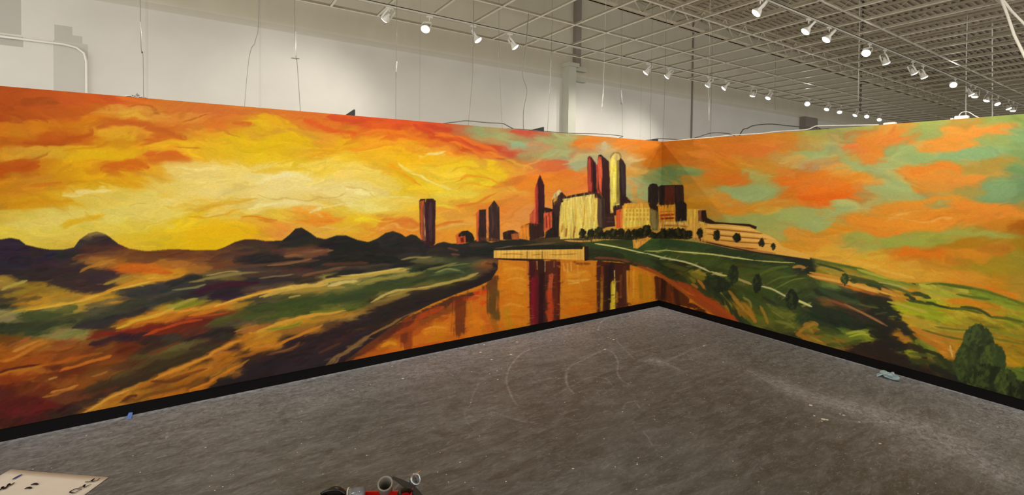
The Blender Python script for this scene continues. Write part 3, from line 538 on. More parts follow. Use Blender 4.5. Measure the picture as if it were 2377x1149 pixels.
STK = '''
S ecda88 16 .45 420,410 520,405 620,400 720,398
S ecd888 20 .5 380,470 480,455 580,450 700,445 820,440 900,450
S ecdc90 14 .45 480,500 560,485 640,480
S e8d470 18 .5 20,520 120,515 240,500 340,490 420,500
S e4cc5c 12 .45 60,550 160,545 280,530 400,525
S ecd470 14 .4 700,385 780,380 860,400 930,440
S b0540f 9 .6 30,262 90,258 160,262 210,252 255,240
S 8f4210 7 .6 45,238 90,234 140,237
S c4720f 5 .6 0,290 60,288 130,291 190,283 240,270
S a84a0c 7 .7 60,333 110,331 160,326 200,312 215,305
S b8560e 5 .7 60,326 100,323 150,324
S c8903a 6 .5 215,262 260,256 300,252 350,256 400,270
S 9c4c10 2 .6 295,250 325,246 355,252 380,262
S dca028 6 .6 230,305 290,296 330,305 360,320
S b4581c 7 .8 225,300 270,289 310,286 350,294 400,308 428,318
S c05f18 6 .8 330,322 370,317 400,316 430,322
S c87018 4 .6 335,328 370,330 410,325
S d8a80c 9 .6 150,370 200,358 260,360 300,372
S c88010 4 .6 150,350 200,345 250,334 300,330 350,345
S c4600f 7 .8 238,393 270,383 310,378 340,388
S c8640f 3 .7 250,398 290,390 330,393
S b45008 9 .8 0,390 30,386 60,383 90,388
S b45008 4 .8 0,400 40,396 80,391
S c46810 4 .6 70,432 110,430 140,426
S cc8a0c 5 .5 0,478 60,470 120,466 170,462
S b85a10 3 .6 330,364 365,362 410,366
S cc641c 5 .8 325,362 355,358 395,362 425,365
S e0b020 5 .7 360,334 400,330 450,336
S e6cc70 9 .5 390,398 440,395 520,396 600,390 650,382
S e8d888 2 .7 405,389 460,391 500,393 540,392
S dca80c 7 .7 145,520 175,512 210,505 240,502
S dcb01c 4 .7 150,528 180,515
S ecd98e 4 .7 150,452 200,446 260,440
S c0682a 8 .7 410,252 470,254 530,258 570,264
S cc8034 3 .8 430,264 455,266 484,261
S a85018 2 .7 433,278 455,272 480,264
S c4601c 4 .8 545,284 570,288 588,293
S c46a20 3 .6 560,292 585,296
S bc7020 2 .6 500,298 530,306 555,318
S dcaa10 8 .7 600,268 630,275 660,285 690,300
S d8ae0c 9 .6 590,300 630,310 680,322 730,335
S c8902a 4 .7 600,315 630,303 670,302 720,312 750,322
S d07a24 5 .7 660,270 700,288 750,300 800,318
S c8701c 3 .6 650,270 720,276 780,286
S d0541c 6 .8 700,280 740,290 780,305 830,312
S cc6820 5 .6 780,270 820,290 860,300
S a06018 1.5 .7 400,346 430,343 470,343
S c86a14 3 .7 400,368 420,362
S e0b018 5 .5 590,402 650,396 720,392
S f0e2a0 5 .7 600,425 640,412 690,408 720,414
S ecd98c 10 .6 610,440 670,432 740,430
S c8a850 1.5 .6 600,450 650,462 700,466 760,456 800,446
S f0e098 5 .7 580,482 640,474 700,474 760,476
S f0e4a0 2 .8 720,492 760,480 800,470 830,466
S d8a020 2 .7 440,500 480,505 520,500 560,488
S dca828 3 .6 430,490 500,480 560,470 600,460
S e6ae28 3 .6 560,512 600,520 650,515
S dc8418 2.2 .9 560,503 590,505 615,510 632,512
S d87c28 3.5 .6 600,512 625,515 640,514
S ec9428 5 .8 700,513 730,508 770,507 800,504
S e48828 3 .8 720,515 750,512 780,510
S e69440 5 .6 640,550 655,540 675,530
S f0b868 2 .7 740,525 780,535 820,530
S ecba10 16 .8 440,540 490,530 540,535 600,540
S e8b80a 9 .7 430,555 480,570 520,566
S f0c020 6 .7 450,520 520,516 590,525
S c04020 6 .7 760,268 790,275 830,282 860,282
S c84620 6 .7 830,270 880,288 930,298
S d86018 6 .6 850,285 900,295 950,315 1000,330
S e0801c 4 .7 840,310 880,300 930,305 970,322 1000,330 1040,315 1080,318
S bc3c22 7 .8 1000,292 1030,295 1055,300
S c43c24 6 .7 960,290 985,305 1010,320
S c84820 6 .8 990,315 1020,322 1060,330 1090,345 1130,348
S c04824 5 .8 1060,318 1100,335 1140,342 1170,350
S e07020 4 .8 1010,318 1040,312 1075,318 1110,335 1150,350
S e88824 4 .7 1040,330 1080,340 1110,352 1160,360
S c84c1c 5 .7 1070,350 1110,355 1145,365 1170,372
S e89c20 5 .8 845,335 880,330 920,330 960,345 1000,362
S f0b41c 4 .8 860,350 900,340 940,345 975,368 1010,385
S e08c20 2 .7 800,345 850,348 890,336 930,334
S e89018 2 .7 900,382 930,395 950,412 975,432
S eca814 6 .7 890,385 920,390 945,408 960,425
S f0dc70 3 .8 925,380 950,395 980,412 1010,430 1050,440
S f4e888 1.6 .9 975,408 995,420 1015,430
S f0e090 4 .8 985,363 1010,360 1030,352
S f0d070 2 .8 968,362 980,368
S e8a020 3 .6 1000,390 1040,380 1090,368 1130,380
S f0c820 6 .7 1020,400 1050,385 1080,380 1110,388
S dca818 2 .7 1050,400 1080,392 1110,400 1150,420
S e8901c 2 .7 1055,425 1090,410 1130,412 1170,428 1200,445
S e89c20 2 .7 1060,440 1090,428 1130,432 1180,450
S ecc418 7 .7 1130,375 1150,395 1180,408
S e0802c 5 .8 1090,355 1130,362 1180,355
S e8d04c 5 .7 1000,455 1060,450 1110,448
S e07c28 4 .8 1050,488 1080,478 1110,472 1150,452
S f0a038 5 .8 1000,495 1040,485 1080,490
S f0c030 3 .8 1010,478 1040,482 1070,490
S f8d840 2 .9 1012,480 1030,478 1050,484
S e07828 3 .8 1010,525 1040,518 1075,510
S f0b858 2 .8 1010,535 1050,522 1090,516
S e87828 4 .8 900,520 930,512 960,516 975,522
S e08030 5 .8 885,512 910,505 945,510 975,525
S f0b050 2 .8 880,540 905,522 940,530 975,530
S f8e030 6 .7 820,512 850,508 880,516
S f0c030 2 .8 790,535 830,520 880,525
S e8982c 2 .7 850,555 900,535 950,530
S f8eaa0 3 .8 800,442 835,445 865,455
S f4e490 4 .8 800,475 830,478 860,485
S d8b850 1.5 .6 800,438 840,442 880,462
S f0e078 3 .7 870,465 920,455 960,460
S e8c040 2 .6 850,500 900,490 960,495
S e0882c 3 .6 1150,540 1180,500 1210,480
S ec9c48 3 .7 1165,560 1200,520 1230,500
S f0b060 2 .7 1170,545 1210,530
S e88c28 7 .6 1210,440 1240,430 1230,480
S dca83c 3 .7 1170,370 1200,385 1240,395
S e4a040 3 .7 1180,410 1210,400 1240,380 1260,372
S d86c34 6 .7 1250,380 1280,385 1310,378
S d46040 5 .7 1285,375 1320,372
S e8902c 8 .6 1260,440 1300,430 1350,425
S e87c28 7 .6 1290,405 1330,400 1355,412
S 68a898 8 .7 1180,335 1205,332 1218,338
S c88058 5 .8 1232,332 1250,326 1262,335
S b84c38 5 .9 1182,308 1210,306 1232,310
S bc4c30 7 .8 1150,345 1175,350 1195,358
S 90a47c 8 .6 1235,320 1290,330 1310,350
S 98b09c 6 .7 1330,372 1345,400
S dc8838 5 .9 1340,345 1365,340 1388,348
S e07c28 6 .8 1330,335 1360,325 1390,328
S c0b890 5 .8 1400,330 1412,345
S e08c38 5 .9 1420,335 1450,345 1470,352
S e8882c 8 .7 1430,330 1470,332 1520,340
S d8b878 4 .8 1460,370 1480,372 1500,368
S e0a850 4 .8 1460,390 1480,400 1500,395
S e89c40 5 .7 1462,420 1480,460 1500,475
S 8cb890 6 .8 1490,430 1500,445 1500,462
S d87818 6 .6 1515,350 1525,370 1520,390
S 5c9068 7 .8 1535,415 1560,402 1590,398 1620,408
S 548a62 7 .9 1538,400 1555,395 1572,410
S c88c34 5 .8 1585,410 1620,415 1640,425
S 6c9c68 4 .8 1570,392 1600,390 1630,402
S e07c28 7 .7 1640,400 1680,415 1715,422 1740,405
S d88020 5 .6 1640,375 1680,395 1720,400
S e8842c 6 .7 1680,340 1730,345 1790,345
S ec803c 4 .8 1760,352 1790,348 1810,338
S 84b488 10 .8 1680,440 1720,445 1770,440
S 8cbc90 8 .7 1700,455 1740,460 1770,452
S dc9434 8 .8 1650,458 1690,458 1710,475 1735,490
S dc9c40 4 .8 1780,472 1810,466 1830,470
S c89850 4 .7 1650,480 1680,500
S a0b070 8 .6 1680,500 1720,520 1760,530
S 98b878 8 .7 1800,500 1850,510 1900,500
S 90b888 7 .8 1860,350 1890,358 1930,345
S a8bc90 3 .8 1880,370 1910,360 1950,362
S e8903c 7 .8 1800,395 1830,400 1850,410
S ec8430 10 .8 1850,440 1900,425 1950,430
S f07018 9 .9 1850,455 1890,462 1930,460 1980,440
S f07c20 6 .8 1930,440 1970,435 2010,432
S d89040 4 .7 1980,435 2020,430 2045,428
S e8a84c 5 .7 1900,395 1940,385 1960,380
S 90b888 9 .8 1880,530 1930,500 1980,480
S 8cb884 7 .8 1850,545 1900,530 1940,510
S e08838 10 .9 1985,345 2010,335 2050,320 2090,310
S ec7c38 7 .9 1960,340 1980,338
S e08830 10 .9 1990,320 2030,345 2050,350
S e08c38 8 .8 2000,360 2020,375 2035,368
S 88b488 8 .8 1945,355 1975,380 2010,400
S 80ac7c 9 .8 2060,350 2100,345 2140,355
S dc9038 6 .9 2150,338 2190,330 2240,328
S e08c38 7 .9 2230,328 2270,310 2310,300
S e09038 6 .8 2170,345 2220,348 2260,335
S e0842c 10 .9 2110,398 2150,388 2200,385 2230,400
S dc8c34 11 .9 2140,410 2200,415 2250,420 2290,412
S d08c38 8 .8 2130,425 2180,435 2240,430
S a88c3c 7 .7 2240,395 2290,385 2340,375
S 64a480 9 .8 2180,365 2240,362 2300,350
S 5c9c7c 10 .8 2290,440 2330,450 2360,430
S e0902c 10 .9 2020,490 2080,480 2140,470
S dc902c 10 .9 2140,465 2200,460 2260,475
S e0882c 10 .9 2200,480 2270,480 2330,485 2377,495
S e8942c 13 .8 1970,510 2040,515 2100,520 2180,520
S e8a850 2 .7 2050,512 2090,505 2130,512 2180,510 2230,508
S f0b860 1.2 .7 2080,500 2110,498
S e88c28 7 .8 2010,530 2050,545 2100,535
S 98ac58 9 .8 1965,555 2000,548 2030,560
S 94a850 8 .8 2050,560 2110,565 2150,560
S 98a458 5 .8 2180,545 2240,540 2320,545
S b07c18 4 .8 2180,568 2240,565 2330,560
S e07818 7 .9 2080,590 2120,585 2160,590
S d88820 8 .6 2180,590 2240,590 2300,600
S a89420 6 .6 2210,620 2260,625 2300,635
S dc8c24 6 .7 2200,650 2250,660 2310,675
S e07c1c 6 .7 2290,668 2330,680 2370,695
S e8b038 6 .8 1900,575 1960,590 2010,605 2080,625
S f0b848 4 .8 1960,600 2010,615 2060,630 2120,645
S e8a430 5 .7 2000,600 2060,615 2120,635
S eca438 8 .8 1830,545 1870,555 1920,570
S e89c30 7 .8 1820,535 1860,540 1900,550
'''
MTN = '-60,562 0,556 25,552 45,556 60,568 90,575 120,580 150,579 172,574 185,556 205,542 225,537 245,543 262,556 275,566 300,577 340,583 400,578 440,580 500,581 520,574 545,562 570,555 595,556 620,560 655,558 668,548 686,531 700,528 715,537 735,551 755,555 780,547 805,547 830,557 855,562 875,554 895,541 912,536 930,542 941,550 955,544 966,547 978,557 992,568 1002,572 1015,565 1030,561 1050,566 1075,565 1095,560 1110,556 1125,558 1140,563 1160,558 1200,555 1240,552 1300,548 1400,552 1540,552 1600,560 1700,574 1800,584 1880,598 1920,606 2000,622 2060,645 2110,657 2180,655 2240,662 2290,672 2340,690 2377,702 2440,720 2440,1060 -60,1060'
GSTK = '''
S ecda88 16 .45 420,410 520,405 620,400 720,398
S ecd888 20 .5 380,470 480,455 580,450 700,445 820,440 900,450
S ecdc90 14 .45 480,500 560,485 640,480
S e8d470 18 .5 20,520 120,515 240,500 340,490 420,500
S e4cc5c 12 .45 60,550 160,545 280,530 400,525
S ecd470 14 .4 700,385 780,380 860,400 930,440
S 7a4c28 8 .7 170,600 205,597 240,590 290,592 330,600
S b07828 3 .7 185,632 210,618 240,608 270,612
S c86018 5 .8 290,628 325,625 360,630 400,634
S 40302c 10 .7 180,640 220,632 260,640
S 3a2c2c 8 .8 130,660 180,668 220,672 260,655
S 6c3c20 7 .7 300,590 360,590 420,592 480,596
S b07028 5 .7 380,615 420,608 460,618
S d8a028 4 .8 0,735 40,723 90,712 150,706 210,690 270,672 330,655 400,640
S e0b040 2 .9 60,718 120,712 190,697 250,678 310,662 380,646
S d09028 3 .8 230,685 280,665 330,652 380,647 430,637
S a08830 3 .8 240,660 270,650 300,643
S b0a048 2.5 .8 0,672 30,660 62,652
S 9c8028 6 .7 0,690 40,680 90,672 130,665
S 8c6c20 5 .7 50,685 90,675 120,668
S 5c4c28 4 .7 10,705 50,697 100,690
S 98985c 2.2 .6 0,737 30,728 60,722
S 48603c 9 .8 40,740 90,735 140,722 180,712
S 3a4a34 9 .8 0,765 50,760 110,755 180,745
S 787c48 4 .5 85,775 110,768 140,758 170,750
S 8c7c48 3 .5 90,782 130,775 160,765
S 40443a 10 .9 180,755 230,740 290,715 340,695
S 3a3838 9 .9 300,685 350,672 400,662 440,658
S 34302e 8 .9 170,760 220,748 280,735 330,722
S 5c5840 4 .7 200,710 240,700 300,690
S c89024 5 .8 260,758 300,747 340,732 400,712
S d8a830 3 .9 270,762 310,745 350,735 385,722 410,708
S e0a838 2 .9 330,738 370,728 400,720
S d07c1c 4 .8 280,752 340,745 400,735 440,728
S b8481c 3 .7 330,780 370,765 410,752 470,742
S 7a2418 6 .8 200,785 250,772 310,768 380,760
S 3a2028 7 .9 205,800 240,792 280,780 320,788
S 34222a 5 .8 260,790 300,785 340,772
S 402820 6 .8 320,820 350,805 380,792
S a85a18 6 .8 0,838 30,828 60,815 100,800
S c87c28 4 .8 0,840 40,828 80,806 110,795
S c88430 3 .7 30,818 60,805 85,792
S b86018 4 .7 100,848 150,838 200,825 240,818
S c87020 3 .8 140,858 190,845 240,832 260,825
S b8701c 3 .8 0,870 30,862 80,855 100,850
S 5a2418 3 .8 0,864 40,855 90,845
S 8a3810 8 .7 0,880 50,878 90,870
S 6a3014 9 .7 80,880 140,870 200,855
S c87c30 3 .8 120,912 150,903 180,892
S b06c24 2 .7 100,922 140,912 175,898
S a86c2c 2 .7 210,875 235,868 250,862
S c08838 1.5 .8 110,880 130,876
S 581c18 14 .8 0,940 40,935 90,930
S 6a2020 12 .6 20,960 60,955 100,950
S 3c2820 9 .8 150,955 200,935 250,920
S 44341f 9 .8 200,905 260,885 320,870
S 3a2c20 8 .9 270,910 310,890 360,865 400,840
S 40341f 8 .9 350,860 400,840 460,820 520,800
S 5c5028 6 .6 260,880 310,860 360,835
S 6a6434 7 .8 370,815 410,805 450,795
S 6c3820 4 .8 340,820 380,810 420,790
S c8882c 5 .9 190,962 220,945 260,920 310,900 360,880
S e0a040 2 .9 195,960 230,938 265,918 300,905
S c07c20 6 .8 220,955 270,935 320,912
S 7a481c 4 .8 280,935 320,925 370,912 420,900
S 5c2c1c 4 .9 285,930 305,920 320,918
S b86c1c 6 .8 320,900 370,880 420,860
S c47820 6 .9 370,870 430,850 490,822 540,795 590,775
S d89030 3 .9 360,880 410,858 470,832 520,805 560,788
S b06818 5 .8 400,895 440,880 500,855 550,830
S 8a4c18 3 .8 380,890 430,870 480,855
S 6c3c18 3 .8 350,885 400,885 440,870
S d88020 3 .8 440,905 480,890 520,868 560,848
S c0701c 6 .8 350,925 400,918 450,910 500,885
S a86c28 2 .8 500,880 540,862 580,835
S 4c6c34 7 .8 560,740 610,735 670,728 700,720
S 3c6034 8 .8 600,715 660,705 720,700 790,690
S 50602f 6 .8 490,750 540,735 590,725
S a8782c 3 .8 540,770 570,762 600,755
S b86c30 4 .8 540,778 575,768 610,758
S c89028 7 .9 590,785 630,765 680,745 720,740
S dca038 3 .9 600,770 640,752 690,738 740,730 800,720
S c08828 5 .8 700,750 750,740 800,730 850,718
S 94a030 3 .7 620,765 680,755 700,745
S 8c9434 3 .7 720,725 760,722 800,715
S d08428 3 .8 590,805 640,800 690,780 750,755
S c07020 5 .7 560,830 600,815 650,795
S 2a2224 12 .95 520,905 570,880 630,845 700,815
S 32262a 14 .95 600,890 680,860 740,830 800,800 860,770
S 2e2226 12 .9 640,830 700,805 770,775 840,745 900,720
S 36282a 12 .9 560,915 640,890 700,880 760,870
S 6a4428 2.5 .8 620,825 650,818 680,808 700,795
S 8a5c30 1.5 .8 640,820 665,812 690,802
S 5c3824 3 .6 740,820 790,795
S 282020 9 .8 480,910 520,890 560,885
S 342020 5 .9 520,765 540,770 540,778
S 302424 5 .9 430,790 470,780 520,765 540,765
S 3c2c24 6 .8 440,810 480,800 520,785
S 2c2428 9 .9 420,690 470,680 520,672 560,668
S 401c2c 6 .9 450,680 490,670 540,658 600,655
S 2e2430 6 .9 480,695 520,688 560,682
S 343230 7 .8 360,700 400,690 440,680
S 302c2c 6 .9 380,660 420,650 460,640
S 2c2c28 4 .9 390,668 430,650 470,642
S 847c48 2 .8 400,675 450,668 480,660
S 8c7c48 3 .8 440,655 490,645 540,638 600,632
S b09c58 1.5 .8 480,640 520,632 560,630
S a8a040 3 .9 380,715 410,708 440,698 460,692
S 909c30 3 .8 400,718 430,710 470,700
S d89430 4 .9 350,735 400,725 460,716 520,708 560,695 600,680 640,672
S e8b040 2 .9 500,712 550,695 600,682 650,670
S d0781c 3 .8 440,735 490,722 530,710
S 7c3020 4 .8 400,750 450,740 500,732
S b04c1c 2 .8 430,742 480,732 530,725
S e0b85c 4 .9 640,672 700,662 750,655 800,645
S d8b050 4 .9 600,690 650,675 700,668 760,660
S a88c3c 3 .8 650,682 700,672 760,668 800,665
S b89848 2 .7 670,690 700,685
S 282626 9 .9 580,605 620,598 660,600
S 262424 7 .9 600,612 640,612 700,600
S 5c3c2c 4 .8 500,600 550,592 600,580
S 3a2c28 4 .8 540,605 580,600
S 8a5c3c 2.5 .9 660,595 700,590 740,583 770,580
S 704834 3 .8 680,585 730,590 760,578
S 5c4030 3 .8 520,620 600,615 680,608 740,605
S 8c6040 2.5 .8 620,615 680,610 720,602
S 2a2828 9 .9 720,610 760,600 800,602
S 785438 3 .8 700,640 750,630 800,620
S 4c3830 5 .8 560,640 620,635 700,628
S 362e2c 6 .9 590,650 650,650 700,655
S 806c50 1.8 .8 600,645 650,640 680,636
S 5c4838 5 .7 560,672 620,665 680,655
S 242526 13 .9 760,590 820,575 880,580
S 242625 12 .9 780,605 850,605 920,600
S 2a2828 10 .9 890,560 920,560 950,575
S 3a2e2a 5 .7 900,555 920,550
S 2c2a2a 8 .9 960,570 985,590
S 948850 2 .7 930,603 960,598 1000,596
S 5c3828 4 .8 750,615 800,612 850,608
S 504438 4 .8 750,630 820,622 900,615
S 2c2a2a 6 .9 760,645 820,632 900,622 960,612
S c8a84c 4 .9 750,655 800,645 860,638 900,632 950,624
S d8bc60 2 .9 790,640 850,635 900,628 940,622
S d8c070 3 .9 760,665 800,655 830,652
S a89c48 4 .8 830,660 880,648 930,640 980,632
S 405c38 8 .9 780,690 850,675 920,662 980,650
S 385438 6 .9 760,700 820,690 880,680
S 34523a 5 .9 960,655 1000,645 1050,632 1090,625
S 3c6448 4 .9 1040,628 1070,622 1100,615
S 507058 3 .8 1000,640 1050,628 1080,635
S 98a068 1.4 .6 1040,620 1060,615 1090,612
S 98a868 2 .8 1010,632 1040,625 1070,628
S 90904c 3 .8 990,625 1020,620 1060,610
S 2c2c28 4 .9 970,625 990,622 1010,615 1030,612
S 282828 3 .9 975,628 985,624
S c8b060 2.5 .9 860,700 890,688 920,676 960,672 1000,665 1050,652
S b8a050 3 .8 1000,665 1040,655 1080,645 1110,635
S a89040 2.5 .8 900,690 950,675 1000,670
S 8c6c34 6 .8 820,725 860,710 900,698 940,685
S 94783c 4 .8 860,700 900,695 950,685
S 302824 9 .95 860,735 920,710 980,690 1050,670 1100,655
S 2e2624 9 .95 820,765 880,740 950,712 1020,690 1080,670 1130,648
S 2c2222 8 .95 1060,672 1110,655 1140,640 1152,625 1150,612
S 7c4c2c 5 .8 1120,618 1135,612 1145,620
S 945c34 3 .8 1120,615 1130,608
S a8885a 1.2 .4 757,857 793,829 826,802
S 94703c 4.2 .85 757,849 793,822 826,798 859,779
S 8c6838 2.6 .85 859,779 892,759 935,738
S 806040 1.6 .9 935,738 981,718 1031,700 1080,680
S 302424 5 .9 780,852 820,822 860,795 900,770 940,748
S 4a3028 5 .8 790,850 840,820 900,785
S 2c2c2a 6 .9 1030,572 1060,580 1100,575 1130,572
S 2a2a28 7 .9 1060,590 1100,588 1140,590
S 5c4034 2.5 .8 1040,575 1065,582
S 6c4838 2 .8 1050,590 1070,592
S 483c34 4 .7 1090,570 1130,565
S 28302c 6 .9 1110,560 1150,556 1200,560
S 2c302a 6 .9 1150,575 1200,572 1260,566
S 705840 2 .8 1150,577 1220,570 1290,563
S 3a3c2c 4 .8 1200,572 1290,568 1350,565
S 28362a 4 .9 1250,577 1310,570 1350,572
S 6c4834 2 .7 1200,585 1240,576 1300,570
'''
WATER = '1157,603 1155,625 1140,650 1110,664 1060,682 1000,706 950,732 900,765 850,800 800,840 760,870 1150,795 1530,706 1710,770 1760,790 1680,720 1620,680 1560,650 1500,625 1440,608 1360,603'
WSTK = '''
S d86818 26 .5 860,820 960,780 1080,740 1160,700
S c85c18 14 .5 1000,800 1100,775 1200,755
S dc7014 18 .5 1320,720 1360,700 1380,690
S 4c2c20 9 .9 775,868 820,830 865,797 905,770 950,745 1000,722 1050,700 1110,678
S 7c3a1c 9 .7 810,850 860,812 910,783 960,757 1020,728 1080,702
S b04c18 8 .6 850,835 900,800 960,772 1040,735
S 5c2c1c 7 .8 1120,672 1140,660 1155,640
S ecda88 16 .45 420,410 520,405 620,400 720,398
S ecd888 20 .5 380,470 480,455 580,450 700,445 820,440 900,450
S ecdc90 14 .45 480,500 560,485 640,480
S e8d470 18 .5 20,520 120,515 240,500 340,490 420,500
S e4cc5c 12 .45 60,550 160,545 280,530 400,525
S ecd470 14 .4 700,385 780,380 860,400 930,440
S e88818 20 .8 1180,640 1200,700 1190,760
S e89424 14 .8 1170,620 1200,640 1210,680
S d07c14 14 .7 1100,790 1150,780 1210,760
S f0a030 3 .8 1170,625 1200,622 1222,628
S f0a838 2 .8 1175,650 1200,645 1220,650
S dc7814 3 .7 1160,690 1190,682 1220,688
S f0a030 3 .8 1165,710 1190,706 1215,712
S d87010 3 .7 1165,740 1190,735 1220,738
S c89018 8 .6 1175,720 1185,760
S d86c1c 10 .8 1100,700 1120,690 1135,680
S e0481c 6 .8 1100,680 1120,678 1132,672
S e8501c 4 .8 1115,705 1130,700
S c84820 6 .7 1045,708 1080,695 1110,690
S 6c3018 14 .8 1068,700 1070,730 1066,765
S 7a3c1c 9 .8 1060,740 1075,770
S c87820 3 .7 1090,700 1095,740 1092,780
S 6c4420 11 .9 1145,660 1142,690 1140,720
S 6a4c20 9 .9 1150,680 1145,710 1150,735
S a86418 6 .7 1140,740 1150,760 1155,785
S d8641c 6 .7 1120,730 1130,750 1140,770
S e88018 12 .8 1100,730 1110,760 1080,790
S f08c20 5 .7 1090,750 1110,745 1125,752
S d88014 14 .8 1010,750 1020,780 1000,800
S e88c20 8 .8 980,770 1010,765 1040,760
S f09c30 2.5 .8 985,765 1010,758 1035,762
S dc741c 4 .8 990,800 1020,795 1050,790
S d8601c 4 .8 960,805 1000,800 1040,795
S 94401c 12 .8 950,745 945,775 945,800
S 70341c 7 .7 940,760 938,790
S c84c1c 6 .8 965,740 990,728 1030,712
S b85018 8 .7 920,770 950,760 970,745
S d07c18 10 .8 880,810 900,800 920,795
S e89c24 4 .8 885,805 905,795 920,800
S d86c18 6 .8 850,825 880,820 920,812
S c06018 7 .8 820,838 860,825 900,808
S 7c3c20 6 .7 830,820 870,795 910,775
S 602c20 5 .7 880,790 920,765 960,745
P 5c2c20 0 1228,606 1300,606 1298,748 1262,758 1244,760 1230,720
P 4c281c 0 1387,606 1462,612 1458,710 1412,724 1390,720
P 5c3418 0 1522,640 1560,655 1600,690 1600,712 1560,706 1526,700
S 38201c 10 .9 1256,610 1256,650 1256,700 1257,762
S 481c20 8 .9 1232,610 1235,650 1236,700 1238,752
S 8c1c28 6 .9 1236,650 1238,690 1240,752
S 6c1c24 5 .8 1245,640 1246,690 1246,760
S 34181c 5 .95 1256,640 1256,690 1256,762
S 5c2c20 10 .9 1284,610 1285,650 1288,680
S d06038 5 .9 1279,640 1277,670 1276,700 1276,752
S c84824 8 .9 1276,680 1278,710 1276,735
S b8481c 6 .8 1268,720 1280,738
S 5c2018 3 .9 1298,610 1297,660 1296,748
S 702c18 4 .8 1290,640 1292,690 1294,720
S d08850 1.2 .8 1246,606 1247,625
S c0a070 1.2 .8 1265,606 1265,630
S b07850 1 .8 1286,606 1286,620
S e08028 2.5 .8 1225,610 1225,660 1227,740
S e8901c 20 .8 1320,660 1340,690 1345,700
S ec9824 8 .8 1315,640 1340,635 1370,640
S f0b040 3 .9 1312,650 1335,652 1370,648
S f8b850 2 .9 1320,658 1345,656
S f0a434 4 .8 1310,625 1330,640 1360,628
S f0b45c 1.5 .9 1308,612 1309,628
S f0b45c 1.5 .9 1317,612 1318,632
S f0b45c 1.5 .9 1325,610 1326,628
S e8a048 2 .8 1341,615 1341,640
S 8a4c1c 3 .8 1330,608 1345,612 1370,612
S d87814 4 .7 1305,700 1340,695 1375,700
S e87c10 6 .8 1305,725 1340,715 1375,712
S dc8014 3 .7 1310,680 1350,676 1380,682
S 50281c 8 .95 1392,612 1393,650 1394,724
S a86c20 3.5 .9 1397,640 1396,680 1396,726
S 8a4824 2.5 .8 1397,620 1398,650
S c09028 2.5 .8 1396,680 1396,718
S 34201c 5 .95 1409,620 1409,660 1409,724
S e8c830 5.5 1 1423,658 1423,685 1423,722
S b09020 2 .9 1417,660 1417,700
S f0e060 2 .9 1426,665 1426,700
S 302020 6 .95 1420,615 1420,640
S 2c1c1c 3 .95 1415,620 1414,700
S e8c870 1.2 .9 1426,628 1427,655
S 50281c 7 .95 1440,620 1442,660 1440,716
S 7a4424 3 .8 1441,640 1441,690
S 5c3020 4 .9 1450,620 1451,660 1452,712
S a8701c 3 .9 1431,680 1431,700
S e8941c 12 .9 1475,640 1480,670 1475,690
S d89018 12 .8 1500,650 1505,680 1505,690
S e89c28 3 .9 1457,630 1457,670 1458,700
S f0a830 2 .9 1470,630 1470,690
S b07c18 4 .7 1485,640 1488,690
S e89428 3 .7 1500,620 1510,650
S 5c2c18 5 .9 1522,645 1525,670 1525,692
S 7a3c18 4 .9 1532,650 1534,680
S 3c2018 6 .95 1540,650 1540,690
S 703418 4 .9 1552,665 1555,700
S 4c2418 5 .95 1568,670 1575,708
S 8a4018 3 .8 1560,680 1563,705
S 6c2c14 4 .9 1588,690 1600,715
S 4c2414 6 .9 1600,705 1640,730
S a84c18 6 .9 1650,735 1690,745 1730,775
'''
BANK = '1357,562 1400,558 1470,556 1540,552 1600,560 1700,574 1800,584 1880,598 1920,606 2000,622 2060,645 2110,657 2180,655 2240,662 2290,672 2340,690 2377,702 2440,720 2440,1060 1760,860 1722,770 1690,745 1650,715 1600,680 1560,655 1500,625 1440,605 1365,603'
